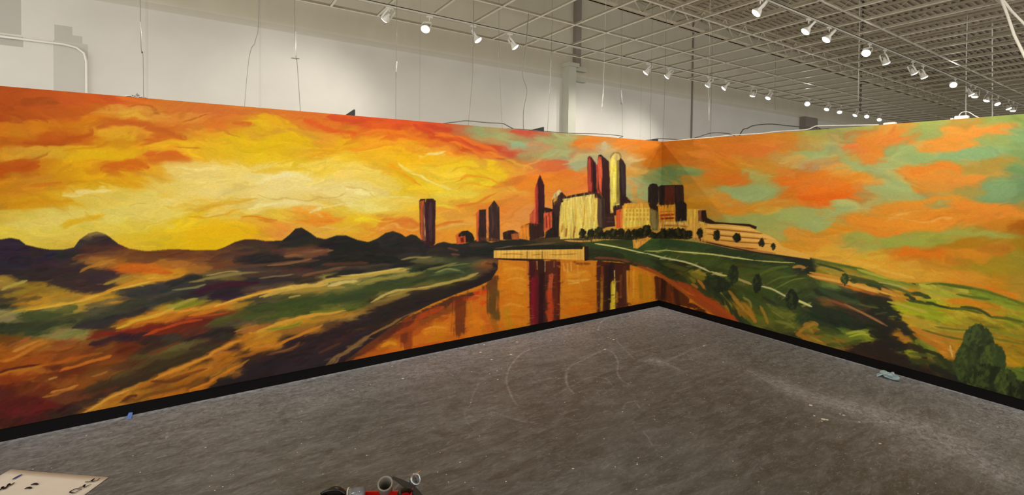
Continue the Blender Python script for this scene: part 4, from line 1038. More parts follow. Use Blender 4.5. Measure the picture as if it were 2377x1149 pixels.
RSTK = '''
S ecda88 16 .45 420,410 520,405 620,400 720,398
S ecd888 20 .5 380,470 480,455 580,450 700,445 820,440 900,450
S ecdc90 14 .45 480,500 560,485 640,480
S e8d470 18 .5 20,520 120,515 240,500 340,490 420,500
S e4cc5c 12 .45 60,550 160,545 280,530 400,525
S ecd470 14 .4 700,385 780,380 860,400 930,440
S b05820 7 .95 1490,620 1520,632 1550,650 1580,672 1610,690
S a84c20 10 .95 1560,655 1600,672 1640,695 1680,720
S b8501c 12 .95 1600,680 1650,710 1690,735 1715,758
S c86020 6 .9 1620,705 1660,725 1700,750
S d07828 3 .8 1560,662 1600,685 1640,712
S d8904c 1.5 .8 1500,620 1525,635 1545,648
S 6c4028 4 .9 1440,602 1480,610 1520,628
S 7c4830 3 .9 1380,598 1420,600 1460,608
S 5c2c1c 3 .9 1395,607 1440,612 1490,625
S 3a2018 3 .9 1500,634 1540,652
S 2c4c30 7 .9 1365,570 1400,572 1440,580
S 3c5c34 4 .8 1380,568 1420,572 1460,580
S 2c3828 7 .95 1362,582 1400,584 1450,596
S 2a3426 6 .95 1362,592 1400,596 1440,602
S 2c4830 4 .9 1370,572 1420,578 1480,592
S 284a2e 7 .9 1450,595 1490,605 1520,615
S 305034 6 .9 1480,600 1520,618 1560,635
S 2a4028 8 .95 1520,620 1560,640 1600,650
S 34482a 7 .9 1530,605 1580,625 1620,640
S 5a5c2c 5 .8 1540,612 1570,620 1600,628
S 344428 6 .8 1580,640 1620,665 1650,690
S 848028 6 .9 1600,630 1620,640 1635,648
S a89430 4 .9 1615,628 1640,640
S 90842c 4 .8 1595,645 1615,655
S b8782c 3 .9 1620,650 1630,660 1635,670
S a87428 3 .9 1605,658 1620,668
S 4c5428 4 .8 1580,625 1595,645 1610,665
S 285034 9 .9 1560,562 1620,572 1700,585
S 1f4c34 7 .9 1530,560 1560,565 1590,570
S 244430 7 .9 1640,580 1700,588 1780,602
S 38582f 8 .8 1540,585 1600,595 1660,600
S 3c6034 7 .8 1580,600 1650,612 1710,622
S 284630 6 .9 1700,605 1760,608 1830,612
S 22302a 8 .9 1820,598 1860,605 1885,615
S 243028 7 .95 1865,615 1885,628 1870,630
S 302c24 4 .7 1830,598 1870,600
S 44602f 7 .8 1700,625 1760,632 1820,640
S 3c5830 7 .8 1760,645 1820,655 1880,665
S 4c6c34 3 .7 1740,650 1790,625 1830,618
S 50703a 2 .7 1780,660 1810,645 1850,640
S 6c8040 1.5 .6 1800,670 1840,650 1870,645
S 4a6030 3 .7 1680,620 1720,635 1760,655
S b08444 3 .9 1840,621 1855,618 1870,622
S 26382c 7 .9 1660,645 1680,655 1700,662
S 20342a 8 .95 1655,660 1680,668 1690,660
S 243a2c 6 .9 1660,680 1680,690 1700,680
S d8d898 1.8 .95 1500,588 1540,598 1590,608 1625,620 1650,632
S c8c878 2 .9 1650,630 1670,638 1688,640
S e0c880 1.5 .9 1660,632 1685,641
S b8a860 2.5 .9 1705,645 1725,652 1745,660
S d0d090 2 .95 1765,664 1790,670 1810,680 1828,690
S d8dc98 2.4 .95 1846,695 1865,703 1885,712
S d8dca0 1.4 .9 1380,565 1400,568 1430,573 1470,582 1500,589
S b8c888 1.2 .9 1497,582 1520,583 1545,581 1560,582
S d0d898 1.6 .95 1555,582 1600,586 1650,590 1700,597 1750,604
S b0b878 1.3 .85 1750,604 1800,608 1845,610
S 22382e 9 .95 1880,715 1920,725 1980,745
S 20342c 9 .95 1900,740 1950,752 2010,760
S 28402e 8 .9 1860,725 1890,745 1950,770
S 304c30 8 .8 1800,690 1840,715 1870,740
S 3a5a34 8 .8 1710,680 1750,700 1780,720
S 50642e 8 .8 1770,715 1800,735 1835,755
S 687838 4 .8 1780,705 1810,725 1840,750
S 80884a 1.5 .7 1790,720 1820,740
S 7c8440 3 .8 1800,745 1830,752 1845,762
S 4c5a2c 6 .8 1800,755 1830,765 1850,765
S a88030 3.5 .9 1692,675 1705,690 1715,700
S b88c34 3.5 .9 1700,690 1720,710 1728,720
S b8842c 4 .9 1735,712 1745,725 1752,742
S c08428 4 .9 1730,720 1745,735 1755,748
S a88430 3 .9 1765,710 1775,730 1783,752
S 908838 2.5 .9 1725,690 1740,700 1745,715
S 908c40 2.5 .8 1670,675 1680,690 1700,712
S 30442a 3 .9 1670,680 1690,705 1700,730
S 223a30 5 .9 1700,710 1715,740 1740,765
S 2a4830 5 .9 1720,735 1750,765 1790,785
S 1f3a30 5 .9 1750,765 1790,780 1830,795
S 38522c 6 .8 1700,665 1740,672 1790,680
S 2c4030 3 .9 1770,690 1785,698 1800,705
S 3c5028 6 .8 1800,795 1850,805 1890,825
S a88030 5 .9 1865,755 1885,750 1898,755
S b88830 4 .9 1855,770 1870,760 1890,752
S b07c28 5 .9 1845,770 1870,785 1900,800
S 988030 5 .9 1880,790 1910,805 1960,820
S 4c5a2c 5 .9 1890,775 1920,770 1950,780
S 3c502c 5 .9 1900,760 1940,770 1960,780
S 6c7430 3 .8 1900,785 1930,790
S 98b048 3 .9 1965,775 1990,770 2010,772
S a0b848 2 .9 1970,782 2000,775 2018,778
S 607c34 5 .8 1940,780 1980,785 2010,790
S 40582c 5 .8 1920,800 1960,800 2000,790
S d08c34 3.5 .9 1875,637 1920,645 1960,655 2010,668
S c07c30 4 .9 1880,640 1940,655 2000,675
S e8b050 2.5 .95 1880,640 1930,650 1980,662 2040,680
S c87828 4 .9 1950,660 2000,672 2050,688
S a05c28 4 .8 2000,675 2040,685 2070,695
S 28382e 8 .95 1890,672 1930,685 1990,690
S 30503a 6 .9 1900,670 1950,690 2000,705
S 2c4030 5 .9 1960,710 2000,712 2030,708
S 5c6038 2 .7 1990,705 2020,712 2040,715
S 2a3028 9 .95 2000,700 2040,695 2070,705
S 28302a 10 .95 2030,720 2070,725 2090,740
S 2c2c26 10 .95 2050,745 2090,755 2110,775
S 3c4c34 2 .7 2030,730 2060,725
S 8a5c38 2.5 .9 1920,695 1970,712 2020,735 2060,757
S a87c4c 1.5 .9 1960,705 2010,730 2050,752
S 6c3c28 4 .8 1930,700 1970,715
S 2a2822 12 .95 2020,770 2070,790 2100,810
S 302620 12 .95 2000,800 2060,820 2110,840
S 2e241e 12 .95 2060,850 2120,860 2180,880
S 34281c 8 .9 2100,800 2130,810 2150,830
S 44342a 5 .7 1990,830 2050,845 2100,860
S 30341f 8 .9 2110,770 2130,790 2150,810
S 708434 6 .9 2125,790 2145,800 2170,825
S 809030 4 .9 2130,785 2160,805 2180,820
S 506034 4 .8 2110,820 2150,825 2180,830
S 28341f 4 .95 2140,812 2170,820 2190,830
S 2c3c24 8 .95 2170,830 2200,845 2215,870
S 3a4c28 3 .8 2165,830 2190,845
S 2a2820 10 .95 2160,850 2200,870 2230,890
S 607c40 3 .9 1905,597 1950,603 2000,614 2060,632
S 2e4028 2.2 .95 1900,595 1940,600 1990,612 2040,628 2090,645 2125,660
S 3a5030 2.5 .9 1895,612 1930,620 1960,630
S 506c34 4 .8 1900,608 1950,615 2010,628
S a8b048 3 .8 1990,625 2040,640 2090,652
S 90a040 4 .8 2000,640 2060,655 2110,668
S a89438 5 .8 1900,622 1950,632 2000,645
S d89838 3.5 .9 1880,632 1930,642 1990,656 2050,672 2095,690
S e8b048 2 .9 1900,642 1960,655 2020,670 2080,688
S 44582f 4 .95 1965,640 2000,648 2040,658
S 3a5030 4 .9 1970,650 2010,655 2060,665
S 34482c 3 .95 2010,660 2035,665 2045,672
S 5a6c38 3 .9 2050,662 2090,672 2120,685
S 30482a 5 .95 2100,685 2130,682 2160,692
S 3a4c2a 4 .95 2105,695 2140,702 2170,705
S 34462a 2.5 .95 2150,700 2180,710 2220,718
S 2e4028 4 .95 2110,688 2125,695
S 8ca028 6 .9 2090,710 2140,712 2180,730
S 98ac30 4 .9 2120,720 2160,735 2200,742
S c0b040 3 .8 2060,700 2110,712 2150,725
S c8a038 5 .8 2090,730 2140,745 2180,760
S 5c6c28 3.5 .95 2150,660 2190,658 2230,665 2280,675 2330,690 2377,707
S 4c6428 2.5 .95 2180,658 2220,665 2260,670
S 6c9030 6 .9 2250,675 2300,690 2360,705
S 789c34 4 .9 2290,695 2340,710 2377,720
S 54702c 2.5 .9 2220,683 2260,690 2300,695
S a8a838 6 .8 2150,675 2200,685 2240,695
S d8881c 6 .9 2200,698 2250,700 2300,712
S cc8c24 4 .9 2230,712 2280,722 2330,735
S 3c502a 3 .95 2230,712 2270,718 2305,738
S 506428 2.5 .9 2200,715 2240,718 2280,728
S 4c6428 3 .8 2300,735 2340,740 2377,748
S b8a034 5 .8 2120,750 2180,760 2240,770
S 7c7c28 2 .9 2170,758 2220,765 2270,768
S 6c6c28 2 .9 2140,765 2200,782 2250,790
S c8842a 5 .9 2110,760 2160,775 2210,790
S d08c2c 4 .9 2150,780 2190,800 2220,825
S e0b060 2 .9 2205,800 2208,815 2212,830
S c07828 5 .8 2120,775 2160,795 2200,815
S 8c8c28 3 .8 2290,765 2330,772 2377,785
S 7c7c24 2 .9 2280,780 2330,790 2377,800
S 6c7424 2 .9 2270,755 2320,762
S b08c20 5 .8 2300,810 2340,822 2377,830
S c89028 5 .8 2330,840 2360,850
S 44602f 8 .9 2320,860 2340,880 2350,900
S 2c3c26 9 .95 2340,870 2360,900 2377,920
S 4c7430 10 .9 2350,868 2377,875 2420,880
S 3f682c 7 .9 2350,885 2377,892 2420,900
S a87830 3 .9 2368,905 2400,912
S 1f2a20 4 .95 2345,890 2360,905 2380,925
S b0b070 1.3 .8 2040,655 2080,662 2110,672
S 30302a 1.3 .95 1962,655 1961,664
S 3c5430 2.5 .9 1975,650 1990,655
'''
# buildings: polygons (P), with lines, drawn in order
BLD = '''
P 3a2224 1 973,466 976,462 1004,461 1011,466 1010,565 1004,572 990,570 979,560 975,540
P c0582c .7 974,467 984,465 982,500 985,558 977,556
P 7a4838 .5 981,480 986,470 986,530 989,558 981,560
S e0a878 1.1 .8 984,500 986,530 987,550
S 4c3038 4 .8 1000,470 998,510 1000,560
P c8642c 0 1057,546 1070,537 1098,545 1099,556 1060,566
P 28241c 1 1064,545 1072,537 1085,535 1096,542 1101,553 1100,562 1062,563
P c45a30 .5 1060,550 1080,547 1081,565 1060,567
P 802018 .5 1068,552 1076,551 1077,562 1070,563
P c85c30 0 1105,495 1112,486 1116,560 1106,560
P 3a2624 .7 1112,487 1128,486 1129,560 1110,560
P d88050 0 1128,490 1133,490 1133,550 1130,550
P 3f2b29 .7 1134,482 1147,465 1159,481 1160,560 1134,560
S 6c4030 4 .8 1115,553 1135,556 1158,558
S 5a4038 2 .7 1143,490 1143,545
P 34241c .7 1167,540 1180,535 1192,534 1204,541 1205,557 1168,556
P b06030 .5 1186,543 1204,541 1204,556 1188,556
P 2f1c18 .5 1209,526 1228,518 1252,515 1262,535 1262,550 1210,550
P e88c30 .5 1206,530 1228,526 1229,558 1206,553
P c8702c .3 1206,530 1211,524 1229,519 1229,527
P 3c2420 .7 1228,520 1262,517 1264,548 1230,558
P c04c34 .7 1230,498 1241,483 1241,440 1252,406 1255,520 1229,518
P d0603c .3 1231,500 1240,486 1243,516 1230,517
P 3c1c20 .7 1244,432 1253,405 1263,429 1264,482 1262,520 1249,518 1248,470
P a83830 .5 1243,440 1248,425 1249,515 1244,515
P 30201e .7 1252,480 1264,481 1286,486 1280,500 1262,520 1252,520
P d8603c .5 1262,495 1281,491 1281,532 1262,537
S 7c2018 1.4 .9 1268,500 1269,530
S 7c2018 1.2 .8 1275,497 1276,530
P 2c2220 .5 1281,492 1298,488 1297,550 1265,552 1266,538 1281,528
P 3c2824 .5 1282,462 1298,440 1310,452 1318,460 1310,475 1300,500 1290,505 1283,490
P e0c888 .5 1281,462 1285,450 1298,440 1304,445 1295,455 1284,464
P f0a838 0 1283,464 1294,457 1293,465 1284,470
P 3c2c20 .6 1302,460 1330,452 1378,444 1388,446 1398,455 1397,462 1380,458 1308,466
P 5a1c20 .7 1363,380 1364,366 1368,362 1374,366 1383,380 1385,440 1388,448 1365,446
P b04434 .4 1364,380 1366,366 1371,372 1373,444 1365,444
P 2c1a1c .5 1375,370 1383,383 1385,444 1377,446
P c84c34 .5 1383,384 1389,378 1391,440 1397,452 1386,448
P 2c1a1e .7 1387,372 1389,360 1395,359 1412,374 1415,420 1416,500 1402,500 1398,455 1388,440
P d85c3c .5 1387,375 1390,362 1396,364 1398,400 1396,450 1390,440
P 3a1f1f .6 1400,366 1413,376 1416,490 1404,494 1399,440
P ecd868 .5 1415,372 1420,362 1430,360 1437,380 1438,480 1424,494 1417,490
S 8c7c40 1.5 .9 1417,368 1421,358 1429,354 1438,357 1443,370
P d8c070 .4 1419,366 1426,357 1434,357 1439,368 1430,374
P f0e04c .5 1423,385 1430,385 1428,470 1420,480 1421,430
P 98843c .5 1431,372 1438,372 1438,472 1430,474
P f8f080 0 1424,400 1428,400 1426,460 1422,465
P 2e2220 .7 1437,374 1440,366 1447,374 1452,384 1453,452 1452,475 1438,478
P 3a2f30 .4 1441,384 1450,382 1451,450 1444,455
P 30201e .5 1448,455 1456,458 1468,470 1455,472 1438,480
S c87840 1 .8 1456,460 1466,468
P 2f2324 .6 1390,455 1405,462 1404,525 1390,530
P f0d468 .6 1300,480 1303,470 1380,450 1380,463 1386,460 1387,530 1360,552 1300,555 1298,530
P f4dc78 .3 1306,462 1380,450 1379,458 1308,470
P 5c4838 .5 1387,460 1403,462 1404,530 1390,532 1386,500
P 3a2c2c .4 1396,462 1402,463 1403,528 1398,530
S e0b440 1.5 .5 1315,480 1312,520 1310,550
S f8e488 2 .7 1325,480 1325,530
S d8a838 1.3 .7 1337,475 1334,520 1330,550
S f8e890 2 .7 1346,475 1350,500
S c89028 1.3 .7 1357,470 1355,510 1350,545
S f4e080 2 .6 1370,468 1373,500
S c8982c 1.3 .6 1380,470 1378,515
S a86c20 2 .8 1303,540 1306,520
S 8a5018 2 .8 1313,550 1315,530
S 8a5018 2 .8 1330,552 1335,525
S a86018 2 .8 1345,550 1347,530
P 3c2824 .5 1404,495 1425,495 1428,525 1402,528
S 6c4838 1 .7 1405,505 1424,506
S 6c4838 1 .7 1405,514 1425,515
P 3a2622 .5 1422,478 1442,475 1445,485 1440,492 1430,500 1424,500
P d86030 .6 1430,488 1444,484 1445,528 1430,530
P f0803c 0 1439,488 1444,486 1445,528 1440,528
P e8a838 .6 1444,485 1449,472 1504,471 1509,482 1510,525 1445,532
P f4d058 .5 1446,484 1507,482 1508,522 1446,530
P f0b040 .3 1451,474 1502,472 1504,479 1450,481
P 6c6438 .6 1508,482 1525,484 1531,500 1527,535 1514,535 1508,515
P 8c7c48 .4 1510,485 1521,486 1522,530 1512,530
P 302018 .5 1504,472 1520,472 1530,484 1528,492 1508,482
P c87c38 .3 1506,470 1522,460 1525,468 1520,474
P 2e2420 .8 1504,436 1508,428 1516,426 1524,427 1528,434 1529,470 1522,478 1504,470
P 30221e .8 1528,434 1534,430 1585,429 1587,434 1588,475 1570,480 1530,475
P 5c2c1c .5 1543,432 1566,432 1566,473 1543,473
P 3a2420 .4 1568,434 1584,432 1585,470 1570,474
P e09c2c .6 1527,478 1568,474 1568,514 1530,513
S c07020 1.5 .8 1530,492 1566,490
S a83c20 2.5 .9 1532,500 1565,498
S 802018 2 .9 1532,508 1566,506
P 281f1e .8 1568,474 1575,467 1586,466 1594,474 1594,512 1568,514
P e8b848 .6 1595,485 1620,486 1622,530 1616,544 1596,540
P f0c860 .3 1620,486 1636,487 1636,520 1622,525
P 302018 .5 1628,488 1639,488 1641,505 1660,515 1700,518 1740,520 1757,526 1755,532 1700,524 1650,520 1626,514
P 7a4c34 .4 1620,488 1628,488 1628,512 1621,514
P f0b850 .6 1531,516 1595,515 1622,520 1680,520 1740,526 1768,540 1790,548 1806,560 1815,572 1880,592 1880,602 1800,590 1700,578 1640,562 1532,530
S f8cc70 2.2 .9 1532,517 1570,517 1600,521
S a86c30 2 .8 1532,523 1570,524 1600,527
S f8cc78 2 .9 1640,524 1700,528 1750,534
S 9c5c28 1.6 .9 1636,530 1700,535 1770,542
S f8c870 2 .9 1640,536 1700,541 1770,548 1800,556
S a05c28 1.6 .9 1640,543 1700,549 1780,555
S f8c468 2 .9 1650,548 1710,554 1780,560
S a86430 1.6 .9 1660,556 1720,562 1790,566
S f0b058 2 .9 1660,562 1720,567 1800,575
S 905028 1.5 .9 1640,562 1700,573 1760,578
S c88048 3 .9 1600,550 1660,566 1720,578 1800,588
S 30281f 1.5 .9 1630,560 1700,575 1780,590 1860,600
P e8a040 .5 1468,553 1520,548 1508,556 1480,577 1470,576
P f0b048 0 1470,556 1482,556 1480,577 1470,576
S e8b060 1.5 .8 1370,556 1420,556 1470,553
S e8a850 2 .8 1310,558 1350,560 1400,557
S 201c16 1.2 .9 1625,548 1626,560
S 302018 1 .9 1353,550 1353,562
S 302018 1 .9 1372,550 1373,562
P 28281f .5 1145,580 1190,572 1260,568 1350,570 1358,575 1356,590 1300,582 1145,586
S 24261c 4.5 .9 1345,551 1380,549 1420,551 1460,552 1500,550
S 20221a 5 .9 1505,549 1540,549 1580,550 1606,551
P f0b850 .6 1146,581 1352,578 1353,573 1356,573 1356,604 1260,601 1146,599
P 30201c .3 1357,572 1366,572 1366,604 1357,606
S f8cc68 1.5 .9 1150,585 1220,583 1290,582
S 9c6c28 .9 .8 1165,590 1190,589 1215,591
S 9c6c28 .9 .8 1235,592 1255,590
S 9c6c28 .9 .8 1275,591 1300,591 1340,589
S 40281c .8 .9 1223,582 1223,600
S 40281c .8 .9 1258,582 1258,601
S f0d088 1 .9 1147,582 1147,598
S 30181a 1.6 .95 1146,600 1200,603 1260,604
'''
# tree crowns: colour, centre, half width, half height, light side colour
TREES = [
('1f1f18',1352,541,7,10,'3c3c20'),('1f221c',1371,541,7,9,'3c3c20'),('20241c',1390,538,9,9,'44441f'),('1f221c',1408,543,8,8,'3c3a20'),('20241c',1424,541,9,9,'484420'),('1f221c',1441,540,8,9,'38381f'),
('20241c',1458,542,8,8,'444020'),('1c1f18',1474,541,9,8,'3c3a20'),('1c1f18',1487,540,8,9,'3c3c20'),('1c1f18',1501,535,9,12,'44441f'),('1c1c14',1518,545,9,6,'38361c'),('1c1c14',1540,541,11,9,'3c3a1c'),('1f1f18',1560,540,11,9,'3c3a1c'),('1c1c14',1578,541,11,10,'44401f'),('20201a',1592,543,9,8,'3c3a20'),
('20201a',1603,543,5,8,'3c3c20'),('1c1f18',1625,541,6.5,12,'30301c'),('22241a',1663,546,7,12,'3c3c20'),('1c2018',1710,552,8,10,'34341f'),('24241a',1768,564,6,10,'44401f'),('24241a',1795,572,5,7,'44401f'),
('22382a',1703,636,11,20,'34502f'),('1f3028',1757,658,9,22,'344a2c'),('1f3028',1838,695,13,22,'304a30'),('22342a',1668,660,14,16,'34482c'),('28402c',1961,647,8,12,'4c6434'),('3a4c2a',1981,652,9,5,'5c6c34'),
('28402a',2270,800,36,48,'3f5c34'),('233824',2262,845,40,45,'34502f'),('2c4a2c',2305,838,30,40,'44602f'),('2c4528',2238,845,22,42,'405c34'),('20301f',2285,880,50,34,'3a542c'),('2c4228',2335,888,26,28,'44602f'),('1f2a1c',2366,905,26,22,'34482a')]
def tree(img, rng, hair, col, x, y, rx, ry, lit):
    rx, ry = rx*1.12, ry*1.05; n = int(26+rx*ry*.3)
    for k in range(n):
        a, r = rng.uniform(0, 6.283), np.sqrt(rng.random())*.85
        px, py = x+np.cos(a)*r*rx, y+np.sin(a)*r*ry
        L = min(min(rx, ry)*rng.uniform(.25, .55), rng.uniform(4, 9)); th = rng.uniform(-2.2, -.6)
        c = hexc(lit) if (k > n*.6 and px < x+.2*rx and rng.random() < .45) else hexc(col)*(1+rng.normal(0, .1))
        P = np.array([[px-np.cos(th)*L, py-np.sin(th)*L], [px+np.cos(th+.4)*L*.2, py+np.sin(th+.4)*L*.2], [px+np.cos(th)*L, py+np.sin(th)*L]])
        stroke(img, np.clip(c, 0, 1), min(max(1.1, min(rx, ry)*rng.uniform(.18, .34)), rng.uniform(2, 4)), .7, P, hair, .9)
def parse(s):
    return [l.split() for l in s.strip().splitlines()]
def pxy(l): return np.array([[float(v) for v in q.split(',')] for q in l])
def smooth_line(P, n=7):
    if len(P) < 3: return P
    Q = np.vstack([2*P[0]-P[1], P, 2*P[-1]-P[-2]]); out = []
    t = np.linspace(0, 1, n, endpoint=False)[:, None]
    for i in range(1, len(Q)-2):
        a, b, c, d = Q[i-1:i+3]
        out.append(.5*((2*b)+(c-a)*t+(2*a-5*b+4*c-d)*t*t+(3*b-a-3*c+d)*t**3))
    return np.vstack(out+[P[-1:]])
def vnoise(w, h, sx, sy, rng):
    gw, gh = int(w/sx)+3, int(h/sy)+3
    g = rng.random((gh, gw))*2-1
    y = np.arange(h)/sy; x = np.arange(w)/sx
    yi, xi = y.astype(int), x.astype(int)
    fy, fx = y-yi, x-xi; fy = (fy*fy*(3-2*fy))[:, None]; fx = (fx*fx*(3-2*fx))[None]
    A, B = g[yi][:, xi], g[yi][:, xi+1]; C_, D = g[yi+1][:, xi], g[yi+1][:, xi+1]
    return (A*(1-fx)+B*fx)*(1-fy)+(C_*(1-fx)+D*fx)*fy
def stroke(img, col, w, a, P, hair=None, soft=.35, taper=True):
    P = P-[SX0, SY0]; x0, y0 = np.floor(P.min(0)-w*1.6-2).astype(int); x1, y1 = np.ceil(P.max(0)+w*1.6+3).astype(int)
    x0, y0 = max(x0, 0), max(y0, 0); x1, y1 = min(x1, SW), min(y1, SH)
    if x1 <= x0 or y1 <= y0: return
    Y, X = np.mgrid[y0:y1, x0:x1].astype(float)
    best = np.full(X.shape, 1e9); n = len(P)-1
    for i in range(n):
        p, q = P[i], P[i+1]; d = q-p; L = (d@d) or 1e-9
        t = np.clip(((X-p[0])*d[0]+(Y-p[1])*d[1])/L, 0, 1)
        dist = np.hypot(X-p[0]-t*d[0], Y-p[1]-t*d[1])
        s = (i+t)/n; ww = w*(np.clip(np.minimum(s, 1-s)*5+.35, 0, 1) if taper else 1)
        best = np.minimum(best, dist/ww)
    if hair is not None: best = best+hair[y0:y1, x0:x1]*min(.55, .16+w*.03)
    e = max(soft, .8/w)
    m = np.clip((1+e*.5-best)/e, 0, 1)[..., None]*a
    img[y0:y1, x0:x1] = img[y0:y1, x0:x1]*(1-m)+col*m
def polymask(P, edge=1.):
    P = P-[SX0, SY0]; x0, y0 = np.maximum(np.floor(P.min(0)-3).astype(int), 0); x1, y1 = np.minimum(np.ceil(P.max(0)+4).astype(int), [SW, SH])
    Y, X = np.mgrid[y0:y1, x0:x1].astype(float); ins = np.zeros(X.shape, bool); dist = np.full(X.shape, 1e9)
    for i in range(len(P)):
        p, q = P[i], P[(i+1) % len(P)]
        if p[1] != q[1]: ins ^= ((p[1] > Y) != (q[1] > Y)) & (X < (q[0]-p[0])*(Y-p[1])/(q[1]-p[1])+p[0])
        if len(P) < 60 and X.size < 60000:
            d = q-p; L = (d@d) or 1e-9; t = np.clip(((X-p[0])*d[0]+(Y-p[1])*d[1])/L, 0, 1)
            dist = np.minimum(dist, np.hypot(X-p[0]-t*d[0], Y-p[1]-t*d[1]))
    if len(P) < 60 and X.size < 60000: m = np.clip(np.where(ins, dist, -dist)/edge+.5, 0, 1)
    else: m = ins.astype(float)
    return (slice(y0, y1), slice(x0, x1)), m
def field(txt, sx, sy):
    p = [q.split(',') for q in txt.split()]
    st = 4; Y, X = np.mgrid[SY0:SY1:st, SX0:SX1:st].astype(float)
    num = np.zeros(X.shape+(3,)); den = np.full(X.shape, 1e-12)
    for a, b, c in p:
        w = np.exp(-np.minimum(((X-float(a))/sx)**2+((Y-float(b))/sy)**2, 60)); w += 1e-9/(1+((X-float(a))/60)**2+((Y-float(b))/20)**2)
        num += w[..., None]*hexc(c); den += w
    g = num/den[..., None]
    ys = np.clip((np.arange(SH))/st, 0, g.shape[0]-1.001); xs = np.clip((np.arange(SW))/st, 0, g.shape[1]-1.001)
    yi, xi = ys.astype(int), xs.astype(int); fy, fx = (ys-yi)[:, None, None], (xs-xi)[None, :, None]
    return (g[yi][:, xi]*(1-fx)+g[yi][:, xi+1]*fx)*(1-fy)+(g[yi+1][:, xi]*(1-fx)+g[yi+1][:, xi+1]*fx)*fy
def run(img, txt, hair, soft=.35, vert=None, thin=None):
    for l in parse(txt):
        if thin is not None and (l[0] != 'S' or float(l[2]) > thin): continue
        if l[0] == 'S':
            P = smooth_line(pxy(l[4:])); h, tp = hair, True
            if vert is not None and np.ptp(P[:, 0]) < .35*np.ptp(P[:, 1]): h, tp = vert, False
            stroke(img, hexc(l[1]), float(l[2]), float(l[3]), P, h, soft, tp)
        else:
            sl, m = polymask(pxy(l[3:]), 1.3); m = m[..., None]
            img[sl] = img[sl]*(1-m)+hexc(l[1])*m
def dabs(img, rng, n, ang, lmin, lmax, w0, w1, jit, mask=None, a=.55, xr=(SX0, SX1), yr=(SY0, SY1), curve=.25):
    """n loaded-brush dabs that pick up the colour under them and drag it along"""
    src = img.copy()
    for _ in range(n):
        x, y = rng.uniform(*xr), rng.uniform(*yr); ix, iy = int(x-SX0), int(y-SY0)
        if not (0 <= ix < SW and 0 <= iy < SH) or (mask is not None and not mask[iy, ix]): continue
        th = ang(x, y)+rng.normal(0, .12); L = rng.uniform(lmin, lmax); k = rng.normal(0, curve)
        t = np.linspace(-.5, .5, 5); dx, dy = np.cos(th), np.sin(th)
        P = np.stack([x+dx*t*L-dy*k*L*(t*t-.1), y+dy*t*L+dx*k*L*(t*t-.1)], 1)
        c = src[iy, ix]*(1+rng.normal(0, jit))+rng.normal(0, jit*.25, 3)
        stroke(img, np.clip(c, 0, 1), rng.uniform(w0, w1), a*rng.uniform(.6, 1), P, None, .9)
